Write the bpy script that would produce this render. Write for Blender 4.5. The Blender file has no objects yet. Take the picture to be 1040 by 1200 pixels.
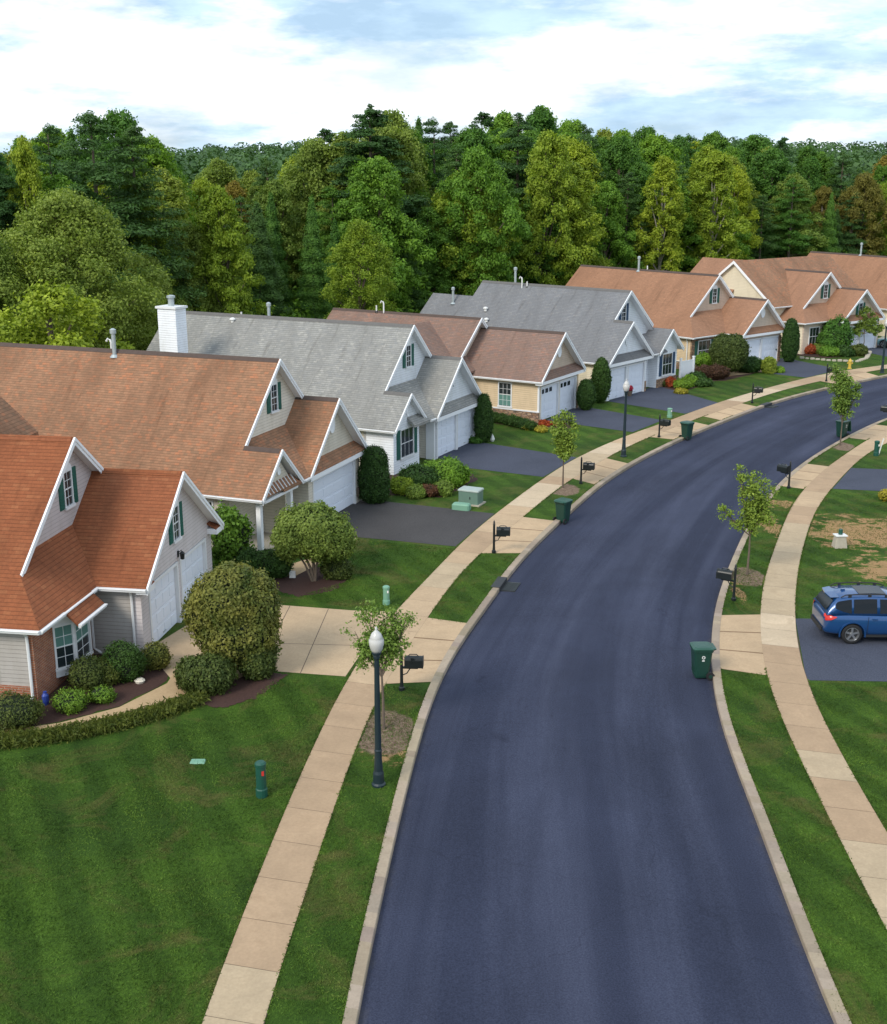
import bpy, bmesh, math, random
import numpy as np
from mathutils import Vector, Matrix
D = bpy.data; SC = bpy.context.scene; COL = SC.collection
R = math.radians
# ------------------------------------------------------------------ camera, sky, sun, exposure
FPX = 1400.0; CAMH = 15.0; PITCH = math.atan(395/1400.0)
cam = D.cameras.new('camera'); camo = D.objects.new('camera', cam); COL.objects.link(camo)
camo.location = (0, 0, CAMH); camo.rotation_euler = (math.pi/2-PITCH, 0, 0)
cam.sensor_fit = 'HORIZONTAL'; cam.sensor_width = 36; cam.lens = 36*FPX/1040
cam.clip_start = .5; cam.clip_end = 6000
SC.camera = camo
SUN_DIR = Vector((-.50, -.63, .60)).normalized()
EL = math.asin(SUN_DIR.z); AZ = math.atan2(SUN_DIR.x, SUN_DIR.y)
w = D.worlds.new('World'); SC.world = w; w.use_nodes = True
nt = w.node_tree; nt.nodes.clear()
def WN(t, **k):
    n = nt.nodes.new(t)
    for a, b in k.items(): setattr(n, a, b)
    return n
sky = WN('ShaderNodeTexSky'); sky.sky_type = 'NISHITA'; sky.sun_disc = False
sky.sun_elevation = EL; sky.sun_rotation = AZ; sky.altitude = 100; sky.air_density = 1; sky.dust_density = 1.5; sky.ozone_density = 2
bg1 = WN('ShaderNodeBackground'); bg1.inputs[1].default_value = .13
nt.links.new(sky.outputs[0], bg1.inputs[0])
tc = WN('ShaderNodeTexCoord'); mp = WN('ShaderNodeMapping'); mp.inputs['Scale'].default_value = (1, 1, 3.4); mp.inputs['Location'].default_value = (3.1, .4, 1.3)
nt.links.new(tc.outputs['Generated'], mp.inputs[0])
n1 = WN('ShaderNodeTexNoise'); n1.inputs['Scale'].default_value = 3.6; n1.inputs['Detail'].default_value = 9; n1.inputs['Roughness'].default_value = .56; n1.inputs['Distortion'].default_value = .35
nt.links.new(mp.outputs[0], n1.inputs['Vector'])
r1 = WN('ShaderNodeValToRGB'); e = r1.color_ramp.elements
e[0].position = .34; e[0].color = (.55, .55, .55, 1); e[1].position = .52; e[1].color = (1, 1, 1, 1)
nt.links.new(n1.outputs[0], r1.inputs[0])
mp2 = WN('ShaderNodeMapping'); mp2.inputs['Scale'].default_value = (1, 1, 4.2); mp2.inputs['Location'].default_value = (8.7, 2.2, 5.1)
nt.links.new(tc.outputs['Generated'], mp2.inputs[0])
n2 = WN('ShaderNodeTexNoise'); n2.inputs['Scale'].default_value = 4.6; n2.inputs['Detail'].default_value = 12; n2.inputs['Roughness'].default_value = .60
nt.links.new(mp2.outputs[0], n2.inputs['Vector'])
r2 = WN('ShaderNodeValToRGB'); e = r2.color_ramp.elements
e[0].position = .43; e[0].color = (.44, .58, .71, 1); e[1].position = .56; e[1].color = (.84, .86, .90, 1)
nt.links.new(n2.outputs[0], r2.inputs[0])
bg2 = WN('ShaderNodeBackground'); bg2.inputs[1].default_value = 1.42
n3 = WN('ShaderNodeTexNoise'); n3.inputs['Scale'].default_value = 11; n3.inputs['Detail'].default_value = 10; n3.inputs['Roughness'].default_value = .58
nt.links.new(mp.outputs[0], n3.inputs['Vector'])
r3 = WN('ShaderNodeValToRGB'); e = r3.color_ramp.elements; e[0].position = .36; e[0].color = (.66, .71, .76, 1); e[1].position = .60; e[1].color = (1, 1, 1, 1)
nt.links.new(n3.outputs[0], r3.inputs[0])
mc = WN('ShaderNodeMix', data_type='RGBA', blend_type='MULTIPLY'); mc.inputs[0].default_value = 1
nt.links.new(r2.outputs[0], mc.inputs[6]); nt.links.new(r3.outputs[0], mc.inputs[7]); nt.links.new(mc.outputs[2], bg2.inputs[0])
ms = WN('ShaderNodeMixShader'); nt.links.new(r1.outputs[0], ms.inputs[0]); nt.links.new(bg1.outputs[0], ms.inputs[1]); nt.links.new(bg2.outputs[0], ms.inputs[2])
wo = WN('ShaderNodeOutputWorld'); nt.links.new(ms.outputs[0], wo.inputs[0])
sl = D.lights.new('sun', 'SUN'); sl.energy = 2.2; sl.angle = R(20); sl.color = (1, .93, .82)
so = D.objects.new('sun', sl); COL.objects.link(so); so.rotation_euler = (-SUN_DIR).to_track_quat('-Z', 'Y').to_euler()
SC.view_settings.view_transform = 'Standard'; SC.view_settings.look = 'None'
SC.view_settings.exposure = 0.30; SC.view_settings.gamma = 1.0; SC.view_settings.use_curve_mapping = False
SC.render.engine = 'CYCLES'
SC.cycles.max_bounces = 6; SC.cycles.transparent_max_bounces = 4

# ------------------------------------------------------------------ measuring: pixel of the photograph -> point on a level plane
cP, sP = math.cos(PITCH), math.sin(PITCH)
def at(px, py, z=0.0):
    x = (px-520)/FPX; y = -(py-600)/FPX
    d = (x, cP+y*sP, -sP+y*cP); t = (z-CAMH)/d[2]
    return (d[0]*t, d[1]*t, z)
def pix(p):
    d = (p[0], p[1], p[2]-CAMH); f = d[1]*cP-d[2]*sP; u = d[1]*sP+d[2]*cP
    return 520+FPX*d[0]/f, 600-FPX*u/f

# ------------------------------------------------------------------ helpers
def tag(o, label=None, cat=None, group=None, kind=None):
    if label: o['label'] = label
    if cat: o['category'] = cat
    if group: o['group'] = group
    if kind: o['kind'] = kind
    return o
def empty(name, loc=(0, 0, 0), rz=0.0):
    o = D.objects.new(name, None); COL.objects.link(o); o.location = loc; o.rotation_euler = (0, 0, rz); o.empty_display_size = .3
    return o
class MB:
    def __init__(s): s.v = []; s.f = []; s.m = []; s.mats = []; s.tone = []; s.cur = 1.0
    def mi(s, mat):
        if mat not in s.mats: s.mats.append(mat)
        return s.mats.index(mat)
    def poly(s, pts, mat):
        b = len(s.v); s.v += [tuple(p) for p in pts]; s.f.append(tuple(range(b, b+len(pts)))); s.m.append(s.mi(mat)); s.tone.append(s.cur)
    def mesh(s, vs, fs, mat):
        b = len(s.v); s.v += [tuple(p) for p in vs]; k = s.mi(mat)
        for f in fs: s.f.append(tuple(b+i for i in f)); s.m.append(k); s.tone.append(s.cur)
    def obox(s, o, r, up, n, a0, a1, b0, b1, c0, c1, mat):
        o, r, up, n = map(Vector, (o, r, up, n))
        P = [o+r*a+up*b+n*c for c in (c0, c1) for b in (b0, b1) for a in (a0, a1)]
        s.mesh(P, [(0, 2, 3, 1), (4, 5, 7, 6), (0, 1, 5, 4), (2, 6, 7, 3), (0, 4, 6, 2), (1, 3, 7, 5)], mat)
    def box(s, x0, y0, z0, x1, y1, z1, mat):
        s.obox((0, 0, 0), (1, 0, 0), (0, 1, 0), (0, 0, 1), x0, x1, y0, y1, z0, z1, mat)
    def bevbox(s, x0, y0, z0, x1, y1, z1, mat, bv=.03, taper=0.0):
        # box with chamfered vertical and top edges; taper widens the top
        def ring(z, ins, g):
            X0, X1, Y0, Y1 = x0-g, x1+g, y0-g, y1+g; b = bv
            X0 += ins; X1 -= ins; Y0 += ins; Y1 -= ins
            return [(X0+b, Y0, z), (X1-b, Y0, z), (X1, Y0+b, z), (X1, Y1-b, z), (X1-b, Y1, z), (X0+b, Y1, z), (X0, Y1-b, z), (X0, Y0+b, z)]
        s.loft([ring(z0, 0, 0), ring(z1-bv, 0, taper), ring(z1, bv*.8, taper)], mat)
    def loft(s, rings, mat, caps=True, closed=True):
        b = len(s.v); n = len(rings[0]); k = s.mi(mat)
        for r_ in rings: s.v += [tuple(p) for p in r_]
        for j in range(len(rings)-1):
            for i in range(n if closed else n-1):
                i2 = (i+1) % n
                s.f.append((b+j*n+i, b+j*n+i2, b+(j+1)*n+i2, b+(j+1)*n+i)); s.m.append(k); s.tone.append(s.cur)
        if caps:
            s.f.append(tuple(b+i for i in reversed(range(n)))); s.m.append(k); s.tone.append(s.cur)
            s.f.append(tuple(b+(len(rings)-1)*n+i for i in range(n))); s.m.append(k); s.tone.append(s.cur)
    def tube(s, pts, rads, mat, n=10, caps=True):
        rings = []; pts = [Vector(p) for p in pts]
        ref = Vector((0, 0, 1)) if abs((pts[-1]-pts[0]).normalized().z) < .9 else Vector((1, 0, 0))
        for i, p in enumerate(pts):
            d = (pts[min(i+1, len(pts)-1)]-pts[max(i-1, 0)]).normalized()
            a = d.cross(ref).normalized(); b = d.cross(a)
            rings.append([p+(a*math.cos(2*math.pi*k/n)+b*math.sin(2*math.pi*k/n))*rads[i] for k in range(n)])
        s.loft(rings, mat, caps)
    def lathe(s, c, prof, mat, n=16, caps=True):
        s.loft([[(c[0]+r*math.cos(2*math.pi*k/n), c[1]+r*math.sin(2*math.pi*k/n), c[2]+z) for k in range(n)] for r, z in prof], mat, caps)
    def slab(s, poly, t, top, side, bot=None):
        if bot is None: side, bot = top, side   # shingle edge, white soffit
        lo = [(p[0], p[1], p[2]-t) for p in poly]; n = len(poly)
        s.poly(poly, top); s.poly(list(reversed(lo)), bot)
        for i in range(n):
            j = (i+1) % n; s.poly([poly[i], lo[i], lo[j], poly[j]], side)
    def prism_u(s, prof, u0, u1, side, front=None):
        # profile [(v,z)] extruded along u (local x)
        front = front or side; a = [(u0, v, z) for v, z in prof]; b = [(u1, v, z) for v, z in prof]; n = len(prof)
        s.poly(list(reversed(a)), side); s.poly(b, front)
        for i in range(n):
            j = (i+1) % n; s.poly([a[i], a[j], b[j], b[i]], side)
    def prism_v(s, prof, v0, v1, side, front=None):
        front = front or side; a = [(u, v0, z) for u, z in prof]; b = [(u, v1, z) for u, z in prof]; n = len(prof)
        s.poly(a, front); s.poly(list(reversed(b)), side)
        for i in range(n):
            j = (i+1) % n; s.poly([a[j], a[i], b[i], b[j]], side)
    def build(s, name, parent=None, smooth=False, fix=True):
        me = D.meshes.new(name); me.from_pydata(s.v, [], s.f)
        for m in s.mats: me.materials.append(m)
        me.polygons.foreach_set('material_index', s.m)
        if fix:
            bm = bmesh.new(); bm.from_mesh(me); bmesh.ops.remove_doubles(bm, verts=bm.verts, dist=1e-4) if smooth else None
            bmesh.ops.recalc_face_normals(bm, faces=bm.faces); bm.to_mesh(me); bm.free()
        if smooth: me.polygons.foreach_set('use_smooth', [True]*len(me.polygons))
        me.update()
        auto_uv(me)
        if not smooth and any(t != 1.0 for t in s.tone):
            ca = me.color_attributes.new('tone', 'FLOAT_COLOR', 'CORNER'); dat = []
            for p, t in zip(me.polygons, s.tone):
                t = t if isinstance(t, tuple) else (t, t, t); dat += [t[0], t[1], t[2], 1.0]*p.loop_total
            ca.data.foreach_set('color', dat)
        o = D.objects.new(name, me); COL.objects.link(o)
        if parent: o.parent = parent
        return o
def auto_uv(me):
    uv = me.uv_layers.new(name='UVMap'); n = len(me.loops)
    if not n: return
    co = np.empty(len(me.vertices)*3, 'f'); me.vertices.foreach_get('co', co); co = co.reshape(-1, 3)
    li = np.empty(n, 'i'); me.loops.foreach_get('vertex_index', li)
    lt = np.empty(len(me.polygons), 'i'); me.polygons.foreach_get('loop_total', lt)
    nn = np.empty(len(me.polygons)*3, 'f'); me.polygons.foreach_get('normal', nn); nn = nn.reshape(-1, 3)
    N = np.repeat(nn, lt, axis=0); P = co[li]
    T = np.stack([-N[:, 1], N[:, 0], np.zeros(n)], 1); L = np.linalg.norm(T, axis=1)
    flat = L < .05; T[flat] = (1, 0, 0); L[flat] = 1; T /= L[:, None]
    B = np.cross(N, T); B[flat] = (0, 1, 0)
    U = np.stack([(P*T).sum(1), (P*B).sum(1)], 1).astype('f')
    uv.data.foreach_set('uv', U.ravel())

# ------------------------------------------------------------------ materials
class NB:
    def __init__(s, name):
        s.mat = D.materials.new(name); s.mat.use_nodes = True; s.t = s.mat.node_tree; s.t.nodes.clear()
        s.out = s.n('ShaderNodeOutputMaterial'); s.p = s.n('ShaderNodeBsdfPrincipled'); s.l(s.p.outputs[0], s.out.inputs[0])
    def n(s, t, **k):
        q = s.t.nodes.new(t)
        for a, b in k.items(): setattr(q, a, b)
        return q
    def l(s, a, b): s.t.links.new(a, b)
    def coord(s, which='Object', scale=(1, 1, 1)):
        c = s.n('ShaderNodeTexCoord'); m = s.n('ShaderNodeMapping'); m.inputs['Scale'].default_value = scale
        s.l(c.outputs[which], m.inputs[0]); return m.outputs[0]
    def noise(s, vec, scale, detail=4, rough=.55, dist=0):
        q = s.n('ShaderNodeTexNoise'); q.inputs['Scale'].default_value = scale; q.inputs['Detail'].default_value = detail
        q.inputs['Roughness'].default_value = rough; q.inputs['Distortion'].default_value = dist; s.l(vec, q.inputs['Vector']); return q.outputs[0]
    def ramp(s, fac, stops):
        q = s.n('ShaderNodeValToRGB'); e = q.color_ramp.elements
        while len(e) < len(stops): e.new(.5)
        for i, (p, c) in enumerate(stops):
            e[i].position = p; e[i].color = (*c, 1) if len(c) == 3 else c
        s.l(fac, q.inputs[0]); return q.outputs[0]
    def mix(s, fac, a, b, mode='MIX'):
        q = s.n('ShaderNodeMix', data_type='RGBA', blend_type=mode)
        for i, x in ((0, fac), (6, a), (7, b)):
            if isinstance(x, (int, float)): q.inputs[i].default_value = x
            elif isinstance(x, tuple): q.inputs[i].default_value = (*x, 1)
            else: s.l(x, q.inputs[i])
        return q.outputs[2]
    def math(s, op, a, b=0.0, c=0.0):
        q = s.n('ShaderNodeMath', operation=op)
        for i, x in enumerate((a, b, c)):
            if isinstance(x, (int, float)): q.inputs[i].default_value = x
            else: s.l(x, q.inputs[i])
        return q.outputs[0]
    def sep(s, v):
        q = s.n('ShaderNodeSeparateXYZ'); s.l(v, q.inputs[0]); return q.outputs
    def bump(s, h, strength=.5, dist=.02, prev=None):
        q = s.n('ShaderNodeBump'); q.inputs['Strength'].default_value = strength; q.inputs['Distance'].default_value = dist
        s.l(h, q.inputs['Height'])
        if prev is not None: s.l(prev, q.inputs['Normal'])
        return q.outputs[0]
    def fin(s, col=None, rough=.6, normal=None, metal=0.0, spec=.5):
        if col is not None:
            if isinstance(col, tuple): s.p.inputs['Base Color'].default_value = (*col, 1)
            else: s.l(col, s.p.inputs['Base Color'])
        if isinstance(rough, (int, float)): s.p.inputs['Roughness'].default_value = rough
        else: s.l(rough, s.p.inputs['Roughness'])
        s.p.inputs['Metallic'].default_value = metal; s.p.inputs['Specular IOR Level'].default_value = spec
        if normal is not None: s.l(normal, s.p.inputs['Normal'])
        return s.mat
def mul(c, k): return tuple(min(1, x*k) for x in c)
def plain(name, c, rough=.5, metal=0, var=.12, scale=3.0, spec=.4):
    b = NB(name); v = b.coord(); n = b.noise(v, scale, 5, .6)
    return b.fin(b.mix(n, mul(c, 1-var), mul(c, 1+var)), rough, b.bump(b.noise(v, 60, 2), .08, .003), metal, spec)
def shingle(name, c1, c2, dark, odd, rowh=.14, stain=.35, bw=.24, lip_shade=.5, cont=1.0):
    b = NB(name); uv = b.coord('UV')
    br = b.n('ShaderNodeTexBrick'); br.offset = .5; br.inputs['Scale'].default_value = 1
    for k, x in (('Brick Width', bw), ('Row Height', rowh), ('Mortar Size', .005), ('Mortar Smooth', .3), ('Bias', 0)): br.inputs[k].default_value = x
    br.inputs['Color1'].default_value = (0, 0, 0, 1); br.inputs['Color2'].default_value = (1, 1, 1, 1); br.inputs['Mortar'].default_value = (.5, .5, .5, 1)
    b.l(uv, br.inputs['Vector'])
    cell = b.ramp(br.outputs['Color'], [(0, c1), (.45, mul(c1, .86)), (.7, c2), (1, odd)])
    cell = b.mix(cont, tuple(.5*(p+q) for p, q in zip(c1, c2)), cell); col = b.mix(b.math('MULTIPLY', br.outputs['Fac'], .35), cell, dark)
    lr = b.math('FRACT', b.math('DIVIDE', b.sep(uv)[1], rowh)); col = b.mix(1.0, col, b.ramp(lr, [(0, (lip_shade,)*3), (.16, (.92,)*3), (.3, (1, 1, 1))]), 'MULTIPLY')  # dark granule band along each course, with the overlap's shadow line painted in
    blot = b.noise(b.coord('UV', (1, .35, 1)), .55, 6, .62, .3)
    col = b.mix(b.ramp(blot, [(.42, (0, 0, 0)), (.75, (1, 1, 1))]), col, mul(c1, 1-stain))
    fine = b.noise(uv, 9, 3, .7)
    col = b.mix(1.0, col, b.ramp(fine, [(.2, (.78, .78, .78)), (.8, (1.15, 1.12, 1.1))]), 'MULTIPLY')
    st = b.noise(b.coord('UV', (1, .12, 1)), 2.2, 5, .7)
    col = b.mix(1.0, col, b.ramp(st, [(.55, (1, 1, 1)), (.78, (.62, .6, .58))]), 'MULTIPLY')
    row = b.math('FRACT', b.math('DIVIDE', b.sep(uv)[1], rowh))
    nb = b.bump(b.math('SUBTRACT', 1.0, row), .9, .03); nb = b.bump(b.noise(uv, 55, 2), .35, .008, nb)
    return b.fin(col, .88, nb, spec=.25)
def siding(name, c, rowh=.13, var=.08):
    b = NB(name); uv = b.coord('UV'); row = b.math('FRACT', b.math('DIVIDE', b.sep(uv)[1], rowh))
    n = b.noise(b.coord('UV', (.5, 2, 1)), 1.2, 5, .6)
    col = b.mix(n, mul(c, 1-var), mul(c, 1+var))
    dirt = b.noise(b.coord('UV', (1, .3, 1)), 1.6, 6, .7); col = b.mix(1.0, col, b.ramp(dirt, [(.45, (1, 1, 1)), (.75, (.84, .83, .80))]), 'MULTIPLY')
    lap_shade = b.ramp(row, [(0, (.45, .45, .45)), (.12, (1, 1, 1))])  # shade under each board's lap painted as a dark line
    col = b.mix(1.0, col, lap_shade, 'MULTIPLY')
    return b.fin(col, .55, b.bump(b.math('SUBTRACT', 1.0, row), .8, .02), spec=.3)
def brickm(name, c1, c2, mort, bw=.22, rh=.075):
    b = NB(name); uv = b.coord('UV'); br = b.n('ShaderNodeTexBrick'); br.inputs['Scale'].default_value = 1
    for k, x in (('Brick Width', bw), ('Row Height', rh), ('Mortar Size', .008), ('Bias', -.1)): br.inputs[k].default_value = x
    br.inputs['Color1'].default_value = (*c1, 1); br.inputs['Color2'].default_value = (*c2, 1); br.inputs['Mortar'].default_value = (*mort, 1)
    b.l(uv, br.inputs['Vector']); n = b.noise(uv, 3, 5)
    col = b.mix(1.0, br.outputs['Color'], b.ramp(n, [(.3, (.75, .75, .75)), (.7, (1.2, 1.15, 1.1))]), 'MULTIPLY')
    return b.fin(col, .85, b.bump(b.math('SUBTRACT', 1.0, br.outputs['Fac']), .6, .01), spec=.2)
def stonem(name, cs):
    b = NB(name); v = b.coord('UV', (3.2, 6.5, 1)); vo = b.n('ShaderNodeTexVoronoi'); vo.inputs['Scale'].default_value = 1.0; b.l(v, vo.inputs['Vector'])
    vd = b.n('ShaderNodeTexVoronoi', feature='DISTANCE_TO_EDGE'); b.l(v, vd.inputs['Vector']); vd.inputs['Scale'].default_value = 1.0
    k = b.sep(vo.outputs['Color'])[0]
    col = b.ramp(k, [(0, cs[0]), (.35, cs[1]), (.7, cs[2]), (1, cs[3])])
    e = b.ramp(vd.outputs['Distance'], [(.02, (.0, .0, .0)), (.09, (1, 1, 1))])
    return b.fin(b.mix(e, (.12, .1, .085), col), .85, b.bump(e, .8, .03), spec=.2)
def asphalt(name, c, var=.16, streak=True):
    b = NB(name); o = b.coord(); uv = b.coord('UV', (1, 1, 1))
    big = b.noise(o, .22, 5, .6, .3); col = b.mix(b.ramp(big, [(.3, (0, 0, 0)), (.7, (1, 1, 1))]), mul(c, 1-var), mul(c, 1+var))
    if streak:
        a = b.noise(b.coord('UV', (.62, .028, 1)), 1.0, 6, .60, .45)
        col = b.mix(b.ramp(a, [(.4, (0, 0, 0)), (.66, (1, 1, 1))]), col, b.mix(1.0, col, (1.75, 1.68, 1.55), 'MULTIPLY'))
        a2 = b.noise(b.coord('UV', (.4, .06, 1)), 1.3, 5, .6, .5)
        col = b.mix(b.ramp(a2, [(.5, (0, 0, 0)), (.75, (.7, .7, .7))]), col, mul(c, .72))
    sp = b.noise(o, 26, 3, .8); col = b.mix(1.0, col, b.ramp(sp, [(.3, (.62, .62, .64)), (.72, (1.42, 1.40, 1.36))]), 'MULTIPLY')
    if streak:  # grit that gathers along the gutters
        ux = b.sep(b.coord('UV'))[0]; ed = b.math('ABSOLUTE', b.math('SUBTRACT', ux, 4.3)); ed = b.math('ADD', ed, b.math('MULTIPLY', b.noise(o, 1.4, 6, .75), .7))
        col = b.mix(b.ramp(b.math('DIVIDE', ed, 5.2), [(.86, (0, 0, 0)), (.94, (.55, .55, .55))]), col, (.115, .10, .085))
    oil = b.noise(b.coord('UV', (1, .4, 1)) if streak else o, 1.1, 4, .6, .6); col = b.mix(1.0, col, b.ramp(oil, [(.66, (1, 1, 1)), (.74, (.72, .72, .74))]), 'MULTIPLY')
    vo = b.n('ShaderNodeTexVoronoi', feature='DISTANCE_TO_EDGE'); vo.inputs['Scale'].default_value = .16
    wv = b.n('ShaderNodeVectorMath', operation='ADD'); nz = b.n('ShaderNodeTexNoise'); nz.inputs['Scale'].default_value = .8; nz.inputs['Detail'].default_value = 6
    b.l(o, nz.inputs['Vector']); b.l(o, wv.inputs[0]); b.l(nz.outputs['Color'], wv.inputs[1]); b.l(wv.outputs[0], vo.inputs['Vector'])
    cr = b.ramp(vo.outputs['Distance'], [(.0, (.86, .86, .86)), (.002, (1, 1, 1))])
    col = b.mix(1.0, col, cr, 'MULTIPLY')
    return b.fin(col, .85, b.bump(b.noise(o, 45, 3), .5, .012), spec=.14)
def concrete(name, c):
    b = NB(name); o = b.coord(); at_ = b.n('ShaderNodeAttribute'); at_.attribute_name = 'tone'
    n = b.noise(o, .9, 7, .68, .3); col = b.mix(b.ramp(n, [(.3, (0, 0, 0)), (.7, (1, 1, 1))]), mul(c, .86), mul(c, 1.1))
    f = b.noise(o, 14, 4, .75); col = b.mix(1.0, col, b.ramp(f, [(.3, (.9, .89, .88)), (.7, (1.07, 1.07, 1.07))]), 'MULTIPLY')
    st = b.noise(o, .9, 5, .7, .8); col = b.mix(1.0, col, b.ramp(st, [(.55, (1, 1, 1)), (.78, (.84, .82, .80))]), 'MULTIPLY')
    col = b.mix(1.0, col, at_.outputs['Color'], 'MULTIPLY')
    return b.fin(col, .85, b.bump(b.noise(o, 60, 3), .3, .006), spec=.2)
def leafm(name, c, c2=None, trans=.22, nscale=.35, fs=7.0):
    b = NB(name); o = b.coord(); c2 = c2 or mul(c, 1.5); oi = b.n('ShaderNodeObjectInfo')
    n = b.noise(o, nscale*4, 3, .6); col = b.mix(b.ramp(n, [(.3, (0, 0, 0)), (.72, (1, 1, 1))]), mul(c, .78), c2)
    f = b.noise(o, fs, 2, .8); col = b.mix(1.0, col, b.ramp(f, [(.25, (.6, .64, .6)), (.75, (1.35, 1.32, 1.2))]), 'MULTIPLY')
    rv = b.ramp(oi.outputs['Random'], [(0, (.78, .86, .85)), (.5, (1, 1, 1)), (1, (1.2, 1.1, .85))])
    col = b.mix(1.0, col, rv, 'MULTIPLY')
    b.fin(col, .62, spec=.25); tr = b.n('ShaderNodeBsdfTranslucent'); b.l(b.mix(1.0, col, (1.2, 1.3, .6), 'MULTIPLY'), tr.inputs[0])
    mx = b.n('ShaderNodeMixShader'); mx.inputs[0].default_value = trans
    b.l(b.p.outputs[0], mx.inputs[1]); b.l(tr.outputs[0], mx.inputs[2]); b.l(mx.outputs[0], b.out.inputs[0]); return b.mat
M = {}
M['white'] = plain('white_paint', (.84, .85, .87), .45, var=.05)
M['trim'] = plain('white_trim', (.74, .75, .76), .5, var=.05)
M['door'] = plain('white_door_paint', (.76, .80, .88), .4, var=.04)
M['glass'] = NB('window_glass').fin((.02, .028, .032), .07, spec=.8)
M['curtain'] = plain('green_curtain', (.10, .22, .19), .6)
M['greenshut'] = plain('green_shutter_paint', (.012, .10, .075), .5)
M['blueshut'] = plain('blue_shutter_paint', (.02, .06, .13), .5)
M['black'] = plain('black_enamel', (.012, .016, .017), .35, var=.2)
M['gunmetal'] = plain('dark_lamp_paint', (.015, .028, .035), .38, var=.2)
M['globe'] = plain('lamp_globe_acrylic', (.52, .51, .49), .2)
M['steel'] = plain('galvanised_steel', (.42, .47, .48), .45, .4)
M['pvc'] = plain('white_plastic', (.72, .72, .70), .4)
M['bin'] = plain('green_bin_plastic', (.010, .045, .033), .45, var=.2)
M['binlid'] = plain('bin_lid_plastic', (.022, .075, .055), .4, var=.2)
M['rubber'] = plain('tyre_rubber', (.014, .014, .015), .8)
M['alloy'] = plain('alloy_rim', (.42, .43, .44), .3, .8)
M['bark'] = plain('bark', (.13, .10, .075), .9, var=.35, scale=9)
M['palebark'] = plain('pale_bark', (.33, .30, .25), .9, var=.3, scale=7)
M['mulch'] = plain('red_mulch', (.055, .026, .020), .95, var=.7, scale=14)
M['soil'] = plain('dry_mulch', (.24, .165, .11), .95, var=.45, scale=16)
M['utilgreen'] = plain('utility_green_paint', (.12, .20, .16), .5)
M['utilteal'] = plain('utility_pale_green', (.17, .34, .24), .5)
M['utilgrey'] = plain('utility_grey_lid', (.36, .42, .39), .5)
M['darkteal'] = plain('pedestal_green_plastic', (.012, .075, .052), .45)
M['concbox'] = plain('weathered_concrete', (.40, .36, .29), .9, var=.2, scale=8)
M['yellow'] = plain('hydrant_yellow', (.55, .38, .06), .45)
M['red'] = plain('red_plastic', (.50, .035, .03), .4)
M['blueobj'] = plain('blue_plastic', (.03, .06, .30), .4)
M['roof_orange'] = shingle('orange_shingle', (.31, .105, .045), (.24, .08, .035), (.10, .035, .022), (.34, .135, .06), stain=.5, rowh=.14, cont=.6, lip_shade=.5)
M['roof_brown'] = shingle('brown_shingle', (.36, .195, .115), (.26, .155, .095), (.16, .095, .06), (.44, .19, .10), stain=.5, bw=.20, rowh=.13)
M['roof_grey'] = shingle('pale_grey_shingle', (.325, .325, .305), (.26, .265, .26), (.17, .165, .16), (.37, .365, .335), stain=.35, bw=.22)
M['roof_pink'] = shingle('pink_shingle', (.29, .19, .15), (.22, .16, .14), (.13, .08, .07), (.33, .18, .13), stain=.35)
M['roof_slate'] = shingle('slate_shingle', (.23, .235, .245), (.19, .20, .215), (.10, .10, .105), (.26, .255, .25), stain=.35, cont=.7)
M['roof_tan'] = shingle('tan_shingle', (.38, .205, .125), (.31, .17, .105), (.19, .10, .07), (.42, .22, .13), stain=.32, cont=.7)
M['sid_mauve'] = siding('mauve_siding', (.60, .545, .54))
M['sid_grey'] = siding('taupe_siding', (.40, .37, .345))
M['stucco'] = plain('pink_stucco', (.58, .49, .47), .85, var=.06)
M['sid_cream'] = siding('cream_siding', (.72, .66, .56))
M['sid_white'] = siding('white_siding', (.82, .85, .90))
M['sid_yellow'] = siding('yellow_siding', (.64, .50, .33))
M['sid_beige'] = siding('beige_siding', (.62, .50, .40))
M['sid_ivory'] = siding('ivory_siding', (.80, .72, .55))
M['brick'] = brickm('orange_brick', (.38, .15, .08), (.30, .10, .06), (.36, .30, .25))
M['stone'] = stonem('field_stone', [(.20, .12, .08), (.36, .22, .13), (.42, .30, .20), (.28, .17, .13)])
M['road'] = asphalt('road_asphalt', (.029, .035, .062))
M['drive_dark'] = asphalt('driveway_blacktop', (.068, .065, .066), streak=False)
M['drive_blue'] = asphalt('sealed_blacktop', (.062, .070, .098), streak=False)
M['walk'] = concrete('sidewalk_concrete', (.48, .36, .235))
M['drive_conc'] = concrete('driveway_concrete', (.49, .36, .23))
M['curb'] = concrete('curb_concrete', (.35, .29, .22))
M['gap'] = plain('joint_dirt', (.10, .075, .055), .95)
M['iron'] = plain('cast_iron', (.03, .032, .035), .6)
# leaves
M['lf_pine'] = leafm('pine_needles', (.044, .105, .034), (.105, .21, .058), trans=.32)
M['lf_dark'] = leafm('dark_leaves', (.056, .15, .026), (.145, .29, .048), trans=.32)
M['lf_mid'] = leafm('mid_green_leaves', (.10, .225, .026), (.235, .40, .05), trans=.32)
M['lf_yel'] = leafm('yellow_green_leaves', (.175, .27, .026), (.40, .48, .05), trans=.32)
M['lf_olive'] = leafm('olive_leaves', (.15, .225, .035), (.31, .39, .08), trans=.32)
M['lf_aut'] = leafm('autumn_leaves', (.18, .15, .03), (.30, .25, .055), trans=.30)
M['lf_far'] = leafm('distant_leaves', (.045, .105, .045), (.085, .165, .06), nscale=.02, fs=.25)
M['ridge'] = plain('ridge_cap_shingle', (.085, .06, .05), .9, var=.3, scale=6)
M['ridge_grey'] = plain('grey_ridge_cap', (.13, .125, .12), .9, var=.25, scale=6)
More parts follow.
